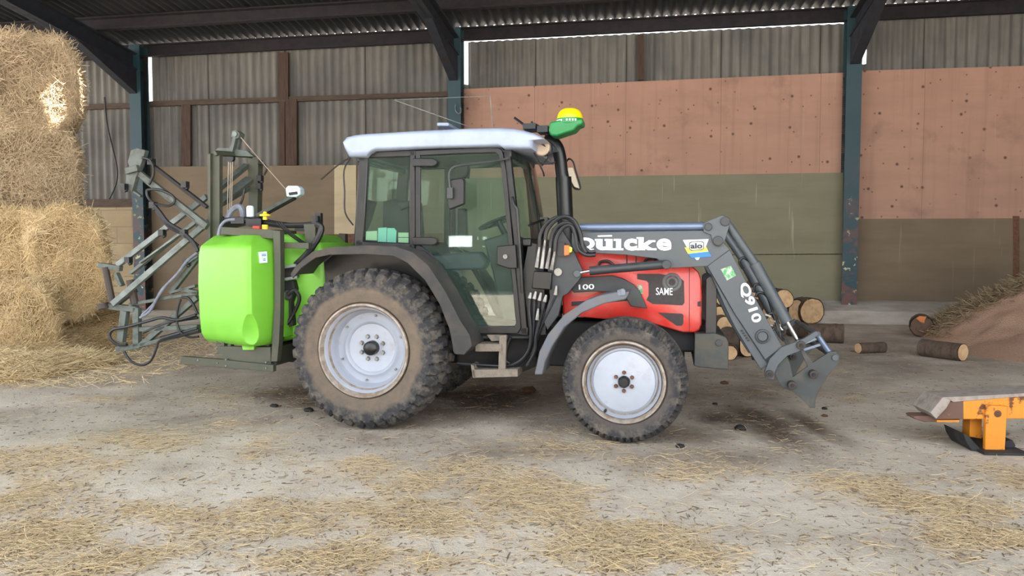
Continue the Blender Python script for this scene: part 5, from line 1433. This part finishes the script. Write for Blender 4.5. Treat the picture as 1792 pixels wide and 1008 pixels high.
# hoses
for pts, w, r in (([(249, 276), (262, 280), (268, 292), (268, 307), (261, 323)], WU - 0.05, .013), ([(258, 332), (278, 332), (300, 341), (306, 352), (296, 360), (278, 358), (267, 354), (258, 343), (257, 332)], WU - 0.05, .013),
                  ([(268, 358), (280, 372), (294, 390), (316, 404), (338, 424), (346, 440)], WU - 0.05, .022), ([(270, 362), (286, 386), (300, 400), (324, 412), (346, 430)], WU - 0.03, .018),
                  ([(217, 615), (229, 632), (248, 639), (264, 631), (274, 609), (280, 596), (312, 588), (348, 579)], E - 0.06, .013), ([(222, 603), (206, 603), (194, 594), (192, 584), (200, 576), (222, 572), (255, 563), (284, 556), (310, 560), (343, 551)], E - 0.06, .016),
                  ([(316, 524), (310, 545), (310, 566), (316, 582), (331, 590), (348, 589)], E - 0.05, .012), ([(250, 582), (290, 566), (318, 560), (346, 556)], E - 0.02, .016), ([(318, 520), (330, 522), (340, 536), (346, 550)], E - 0.03, .014), ([(282, 592), (310, 584), (346, 574)], E - 0.02, .02),
                  ([(452, 286), (462, 288), (467, 296), (462, 306)], WBm, .012), ([(383, 374), (395, 386), (420, 390)], WM, .02), ([(428, 330), (424, 350), (418, 362)], WM + .1, .012)):
    spart('hose', 'hose', MB().tube([s3(a, b, w) for a, b in pts], r, 7, smooth=4))
for pts, w, r in (([(245, 556), (262, 545), (276, 520), (292, 498), (310, 480), (328, 456), (346, 442)], E - 0.07, .014), ([(248, 552), (270, 530), (282, 508), (298, 492), (326, 462), (346, 448)], E - 0.05, .012),
                  ([(398, 384), (403, 372), (411, 364), (419, 362), (424, 368), (426, 380)], 0.75, .03), ([(382, 412), (386, 396), (396, 386), (412, 384)], 0.30, .014)):
    spart('hose', 'hose_grey', MB().tube([s3(a, b, w) for a, b in pts], r, 8, smooth=4))
# plumbing on top of the tank
mb = MB()
mb.tube([s3(a, b, 0.6) for a, b in [(395, 386), (418, 384), (452, 388), (490, 394), (530, 394), (550, 392)]], 0.026, 8, smooth=4); mb.tube([s3(a, b, 0.62) for a, b in [(440, 382), (470, 388), (500, 393), (545, 397)]], 0.022, 8, smooth=4)
mb.box(s3(450, 390, 0.6), (0.16, 0.14, 0.07)); mb.box(s3(420, 386, 0.62), (0.14, 0.1, 0.06)); mb.cyl(s3(552, 378, 0.6), s3(552, 400, 0.6), 0.036, 10); mb.box(s3(536, 397, 0.64), (0.2, 0.08, 0.08)); mb.box(s3(558, 384, 0.66), (0.06, 0.05, 0.12))
spart('pipework', 'hose', mb)
for k in range(3): spart('cable', 'hose', MB().tube([s3(a + 4 * k, b, 0.45) for a, b in [(484, 388), (492, 398), (508, 412), (528, 426)]], 0.006, 5, smooth=4))
mb = MB()
mb.tube([s3(a, b, 0.42) for a, b in [(553, 392), (562, 397), (560, 410), (549, 429), (532, 450), (518, 463)]], 0.030, 8, smooth=4)
spart('suction_hose', 'hose', mb)
c = s3(438, 372, 0.62); spart('pressure_gauge', 'label_white', MB().vlathe([(0, c.z - 0.05), (0.035, c.z - 0.04), (0.035, c.z + 0.05), (0.025, c.z + 0.065), (0, c.z + 0.068)], (c.x, c.y), 14))
c = s3(464, 379, 0.5); spart('valve_knob', 'yellow_cap', MB().vlathe([(0, c.z - 0.03), (0.022, c.z - 0.03), (0.02, c.z), (0.05, c.z + 0.005), (0.05, c.z + 0.02), (0.02, c.z + 0.03), (0.015, c.z + 0.045), (0, c.z + 0.05)], (c.x, c.y), 14))
c = s3(464, 399, 0.42); spart('valve_cap', 'yellow_cap', MB().vlathe([(0, c.z - 0.03), (0.028, c.z - 0.03), (0.028, c.z + 0.03), (0, c.z + 0.03)], (c.x, c.y), 12))
c = s3(450, 399, 0.42); spart('valve_cap', 'red_cap', MB().box(c, (0.07, 0.05, 0.04)), bevel=0.005)
spart('linkage', 'dark_chassis', MB().tube([s3(505, 535, 0.45), s3(520, 505, 0.5), s3(545, 480, 0.6)], 0.012, 6).box((s3(545, 540, 0.8).x, WC, 0.55), (0.35, 0.7, 0.12)).cyl((s3(520, 560, .7).x, 0.6, 0.6), (0.9 - S_OFF - 1.0, 0.7, 0.55), 0.04, 8).cyl((s3(520, 560, .7).x, 1.4, 0.6), (0.9 - S_OFF - 1.0, 1.3, 0.55), 0.04, 8))

#@@PROPS
# ================================================================== YELLOW HITCH
HO = ground(1742, 790)
HF = Frame(HO, R(4))
hitch = empty('drawbar_hitch', (HO.x, HO.y, 0), -HF.yaw)
tag(hitch, 'chipped yellow steel drawbar with a rusty nose standing on its leg', 'drawbar')
def hz(pts, w): return HF.sz(pts, w)
def hpart(name, mat, mb, parent=hitch, **k): return mb.build(name, M[mat], parent, **k)
beamh = hpart('beam', 'hitch_yellow', MB().prism(hz([(1686, 702), (1720, 699), (1788, 692.5), (1830, 689), (1830, 734), (1788, 733), (1686, 734)], 0.0), 0.0, 0.26), bevel=0.006)
hpart('nose', 'hitch_rust', MB().prism(hz([(1637, 732), (1652, 712), (1663, 703), (1690, 700.5), (1690, 734), (1637, 734.5)], 0.0), 0.004, 0.256), beamh, bevel=0.006)
hpart('top_plate', 'hitch_top', MB().prism(hz([(1650, 695), (1700, 693), (1790, 688), (1830, 685), (1830, 690), (1788, 693.5), (1668, 703)], 0.0), -0.006, 0.27), beamh)
hpart('nose_flange', 'hitch_top', MB().prism(hz([(1627.5, 722), (1650, 695), (1664, 700), (1656, 714), (1638, 733)], -0.02), -0.025, 0.29), beamh, bevel=0.004)
hpart('tow_tongue', 'hitch_rust', MB().prism(hz([(1597.5, 729.5), (1604, 728), (1636, 728), (1680, 734), (1680, 739.5), (1618, 738.5), (1602, 734)], 0.05), 0.05, 0.20), beamh, bevel=0.008)
hpart('strip', 'hitch_yellow', MB().prism(hz([(1640, 735), (1680, 735), (1678, 739), (1640, 738.5)], 0.03), 0.03, 0.23), beamh)
leg = hpart('leg', 'hitch_yellow', MB().prism(hz([(1726, 709), (1763, 711), (1761, 750), (1759, 788), (1724, 788)], -0.03), -0.03, 0.01), bevel=0.005)
hpart('leg', 'hitch_yellow', MB().prism(hz([(1706, 733), (1727, 733), (1727, 772), (1705, 768)], 0.05), 0.12, 0.24), bevel=0.005)
c = hz([(1746, 724)], -0.03)[0]
hpart('pin_hole', 'rust', MB().lathe([(-0.031, 0.012), (-0.036, 0.014), (-0.036, 0.026), (-0.03, 0.028)], c, 20).disc(c, 0.012, -0.034, -0.028, 10), leg)
mb = MB()
mb.box((0.02, 0.12, 0.012), (0.34, 0.5, 0.02)); mb.prism(hz([(1686, 758), (1696, 764), (1714, 784), (1722, 791), (1700, 788), (1690, 772)], -0.02), -0.02, 0.3)
mb.prism(hz([(1759, 772), (1772, 770), (1778, 780), (1770, 788), (1759, 788)], 0.05), 0.05, 0.35)
hpart('foot_plate', 'dark_chassis', mb, bevel=0.004)

# ================================================================== LOGS
def make_log(center, axis, length, r, label, cut='cutwood', seed=0, half=False, split=False):
    """log with bumpy bark; axis is the direction its first cut end faces"""
    ax = Vector(axis).normalized(); a = ax.orthogonal().normalized()
    if abs(ax.z) < 0.9: a = ax.cross(Vector((0, 0, 1))).normalized()
    b = a.cross(ax).normalized(); C = Vector(center); n = 28; m = 9
    mb = MB(); vs = []; fs = []
    for i in range(m + 1):
        for k in range(n):
            th = 2 * math.pi * k / n; q = Vector((math.cos(th), math.sin(th), (i / m - 0.5) * 2.2))
            rr = r * (1 + 0.07 * mnoise.noise(q * 1.3 + Vector((seed * 3.7, 0, 0))) + 0.05 * mnoise.noise(q * 4 + Vector((0, seed * 2.2, 0))))
            s = math.sin(th)
            if half and s < -0.15: s = -0.15
            p = C + ax * length * (0.5 - i / m) + a * rr * math.cos(th) + b * rr * s
            p.z = max(p.z, 0.002)
            vs.append(p)
        if i: fs += [((i - 1) * n + k, (i - 1) * n + (k + 1) % n, i * n + (k + 1) % n, i * n + k) for k in range(n)]
    mb.add(vs, fs)
    o = mb.build('log', M['bark'], smooth=50, origin=(C.x, C.y, max(0, C.z - r)))
    for e, sg in ((0, 1), (m, -1)):
        cp_ = Vector(C + ax * length * 0.5 * sg)
        vv = [Vector(vs[e * n + k]) * 0.93 + cp_ * 0.07 + ax * 0.004 * sg for k in range(n)]; cen = sum(vv, Vector()) / n
        me = MB(); me.add([v - o.location for v in vv] + [cen + ax * 0.004 * sg - o.location], [(k, (k + 1) % n, n) for k in range(n)])
        me.build('cut_end', M[cut], o, smooth=30)
    if split:
        f = C + ax * (length * 0.5 + 0.008)
        me = MB(); pp = [f + a * (x * r) + b * (y * r) for x, y in ((-0.35, 0.90), (0.25, 0.93), (0.5, 0.72), (0.2, 0.42), (-0.15, 0.30), (-0.2, 0.6))]
        me.add([q - o.location for q in pp] + [q - ax * 0.03 - o.location for q in pp], [tuple(range(6)), tuple(range(11, 5, -1))] + [(k, (k + 1) % 6, 6 + (k + 1) % 6, 6 + k) for k in range(6)])
        me.build('split_face', M['cutwood_orange'], o, smooth=0)
    tag(o, label, 'log', 'logs by the back wall')
    return o
def log_px(px, py, Y, r_px, L, axis, label, **k):
    c = at_depth(px, py, Y); r = r_px / F_PX * Y
    return make_log(c, axis, L, r, label, **k)
V_ = lambda yaw: (math.sin(R(yaw)), -math.cos(R(yaw)), 0.0)     # 0 = facing the viewer, + to the right
def log_ground(px, py_base, r_px, L, yaw, label, **k):
    g = ground(px, py_base); r = r_px / F_PX * g.y
    return make_log((g.x, g.y + r * 0.2, r * 0.98), V_(yaw), L, r, label, **k)
log_ground(1525, 618, 9.5, 0.46, -75, 'thin short log lying alone on the open floor', seed=1)
log_ground(1650, 628, 15.5, 0.62, 27, 'mossy log with a pale cut end lying in front of the woodchip heap', seed=2)
log_ground(1614, 588, 19, 0.42, -25, 'squat dark log with an orange split top at the foot of the woodchip heap', cut='log_end_dark', seed=3, split=True)
log_ground(1446, 600, 17, 0.55, 70, 'dark barked log lying behind the loader tool carrier', seed=4)
log_ground(1412, 566, 23, 0.5, 8, 'half-round log with a broad cut face against the concrete kicker', seed=5)
log_ground(1405, 592, 14, 0.7, 12, 'split log with an orange end, in front of the half-round log', cut='cutwood_orange', seed=6)
log_ground(1378, 566, 22, 0.5, 30, 'reddish brown barked log between the pile and the half-round log', seed=7)
log_px(1362, 522, 14.6, 17, 0.5, V_(5), 'pale cut log on top of the pile behind the tilt cylinder', seed=8)
log_ground(1345, 570, 25, 0.6, 10, 'log at the bottom of the pile behind the loader arm', seed=9)
log_px(1326, 506, 14.9, 18, 0.6, V_(-5), 'cut log on top of the pile just right of the loader arm', seed=10)
log_ground(1252, 592, 30, 0.6, -4, 'large pale cut log standing behind the front guard', seed=11)
log_px(1254, 520, 14.2, 26, 0.6, V_(0), 'big cut log on top of the pile behind the bonnet nose', seed=12)
log_ground(1292, 622, 24, 0.5, 25, 'dark bark log on the floor under the loader arm', seed=13)
log_ground(1306, 590, 24, 0.6, 0, 'log behind the lower edge of the loader arm', seed=14)
log_px(1288, 556, 13.6, 18, 0.5, V_(15), 'split log resting on others beside the front guard', seed=15)
log_ground(1278, 628, 13, 0.35, -15, 'small split billet on the floor beside the weight box', seed=16)
log_px(1240, 546, 13.9, 21, 0.6, V_(-6), 'pale cut log low in the pile between bonnet nose and front guard', seed=18)
log_px(1262, 566, 13.3, 15, 0.5, V_(0), 'small pale cut log right behind the front guard upright', seed=19)
log_ground(1228, 604, 22, 0.5, 10, 'log half hidden behind the weight box', seed=17)

# ================================================================== WOODCHIP HEAP
def chip_heap():
    pts = [(ground(1885, 596), 2.45, 1.40), (ground(1770, 590), 1.35, 0.50), (ground(1830, 622), 1.1, 0.34)]
    pk = pts[0][0]
    xs = np.arange(5.8, 14.0, 0.07); ys = np.arange(9.5, 16.6, 0.07)
    X, Y = np.meshgrid(xs, ys); x, y = X.ravel(), Y.ravel(); v = np.zeros_like(x)
    for c, r, h in pts: v = np.maximum(v, h * np.clip(1 - np.sqrt(((x - c.x) ** 2 + (y - c.y) ** 2)) / r, 0, 1) ** 0.85)
    nz = fbm(x, y, 2.2, 5, 4.4)
    z = np.where(v > 0.004, v + nz * 0.09 * np.minimum(1, v * 5), -0.02)
    nx, ny = len(xs), len(ys)
    mb = MB(); mb.v = list(zip(x, y, z))
    for j in range(ny - 1):
        for i in range(nx - 1):
            q = (j * nx + i, j * nx + i + 1, (j + 1) * nx + i + 1, (j + 1) * nx + i)
            if max(z[k] for k in q) > 0: mb.f.append(q)
    o = mb.build('woodchip_heap', M['chips'], smooth=80, clean=False)
    bm = bmesh.new(); bm.from_mesh(o.data); bmesh.ops.delete(bm, geom=[q for q in bm.verts if not q.link_faces], context='VERTS'); bm.to_mesh(o.data); bm.free()
    tag(o, 'pinkish woodchip heap in the corner with dark straw on its ridge', 'woodchips', kind='stuff')
    def hgt(a, b):
        w = np.zeros_like(a)
        for c, r, h in pts: w = np.maximum(w, h * np.clip(1 - np.sqrt(((a - c.x) ** 2 + (b - c.y) ** 2)) / r, 0, 1) ** 0.85)
        return w
    N = 9000
    a = rng.uniform(5.9, 12.5, N * 4); b = rng.uniform(9.8, 16.3, N * 4); h = hgt(a, b)
    # mucky straw covers the left ridge and the back of the heap
    ok = (h > 0.01) & ((b - pk.y) > -0.15 - 0.15 * (a - pk.x) + rng.normal(0, 0.22, N * 4))
    a, b, h = a[ok][:N], b[ok][:N], h[ok][:N]; n = len(a)
    th = rng.random(n) * 6.283
    s = strands('mucky_straw', np.stack([a, b, h + 0.02 + rng.random(n) * 0.06], 1), np.stack([np.cos(th), np.sin(th), rng.normal(0, .4, n)], 1), rng.gamma(3, .05, n) + .04, rng.uniform(.004, .009, n), M['muck_straw'], parent=o, bend=rng.normal(0, .015, (n, 3)))
    s['kind'] = 'stuff'
chip_heap()

# ================================================================== SMALL THINGS ON THE WALL
cb = MB().tube([WALL.world(*wp(a, b, -0.12)) for a, b in [(183, 170), (187, 215), (196, 255), (204, 290), (205, 312), (198, 335), (190, 350), (186, 362)]], 0.022, 6, smooth=5)
tag(cb.build('hanging_cable', M['hose']), 'thin black cable hanging in a curve on the corrugated wall beside the bales', 'cable')
hk = MB().tube([WALL.world(*wp(a, b, -0.5)) for a, b in [(797, 183), (797, 192), (800, 197), (804, 199), (807, 195), (806, 188)]], 0.014, 6, smooth=4)
tag(hk.build('wall_hook', M['galv']), 'small pale metal hook on the middle steel column', 'hook')
# clods of muck dropped on the floor; the first stands for a dark pit
def clod(px, py, r, i):
    g = ground(px, py); mb = MB(); n, m = 12, 7; vs = []; fs = []
    for a in range(m):
        ph = math.pi * a / (m - 1)
        for k in range(n):
            th = 2 * math.pi * k / n; q = Vector((math.sin(ph) * math.cos(th), math.sin(ph) * math.sin(th), math.cos(ph)))
            rr = r * (1 + 0.35 * mnoise.noise(q * 2 + Vector((i * 4.4, 0, 0)))); vs.append((g.x + q.x * rr, g.y + q.y * rr, max(0.001, r * 0.3 + q.z * rr * 0.45)))
        if a: fs += [((a - 1) * n + k, (a - 1) * n + (k + 1) % n, a * n + (k + 1) % n, a * n + k) for k in range(n)]
    mb.add(vs, fs)
    return mb.build('muck_clod', M['rust'] if i % 3 == 0 else M['dark_chassis'], smooth=60, origin=g)
CL = [(925, 687, .09, 'dark round lump standing for a small pit in the floor under the tractor'), (1297, 752, .055, 'flat dark clod in the muddy patch right of the front wheel'), (1443, 716, .03, 'small black lump beside the tip of the tool carrier'),
      (1443, 729, .03, 'small black lump on the floor below the tool carrier tip'), (1190, 783, .04, 'reddish brown clod beside the foot of the front wheel'), (1251, 708, .028, 'tiny black lump right of the front wheel'), (1268, 672, .05, 'dark flat clod under the weight box'),
      (540, 720, .05, 'dark clod left of the rear wheel foot'), (480, 712, .04, 'dark clod on the muddy floor below the skid bar')]
for i, (px, py, r, lb_) in enumerate(CL):
    tag(clod(px, py, r, i), lb_, 'clod', 'muck clods on the floor')
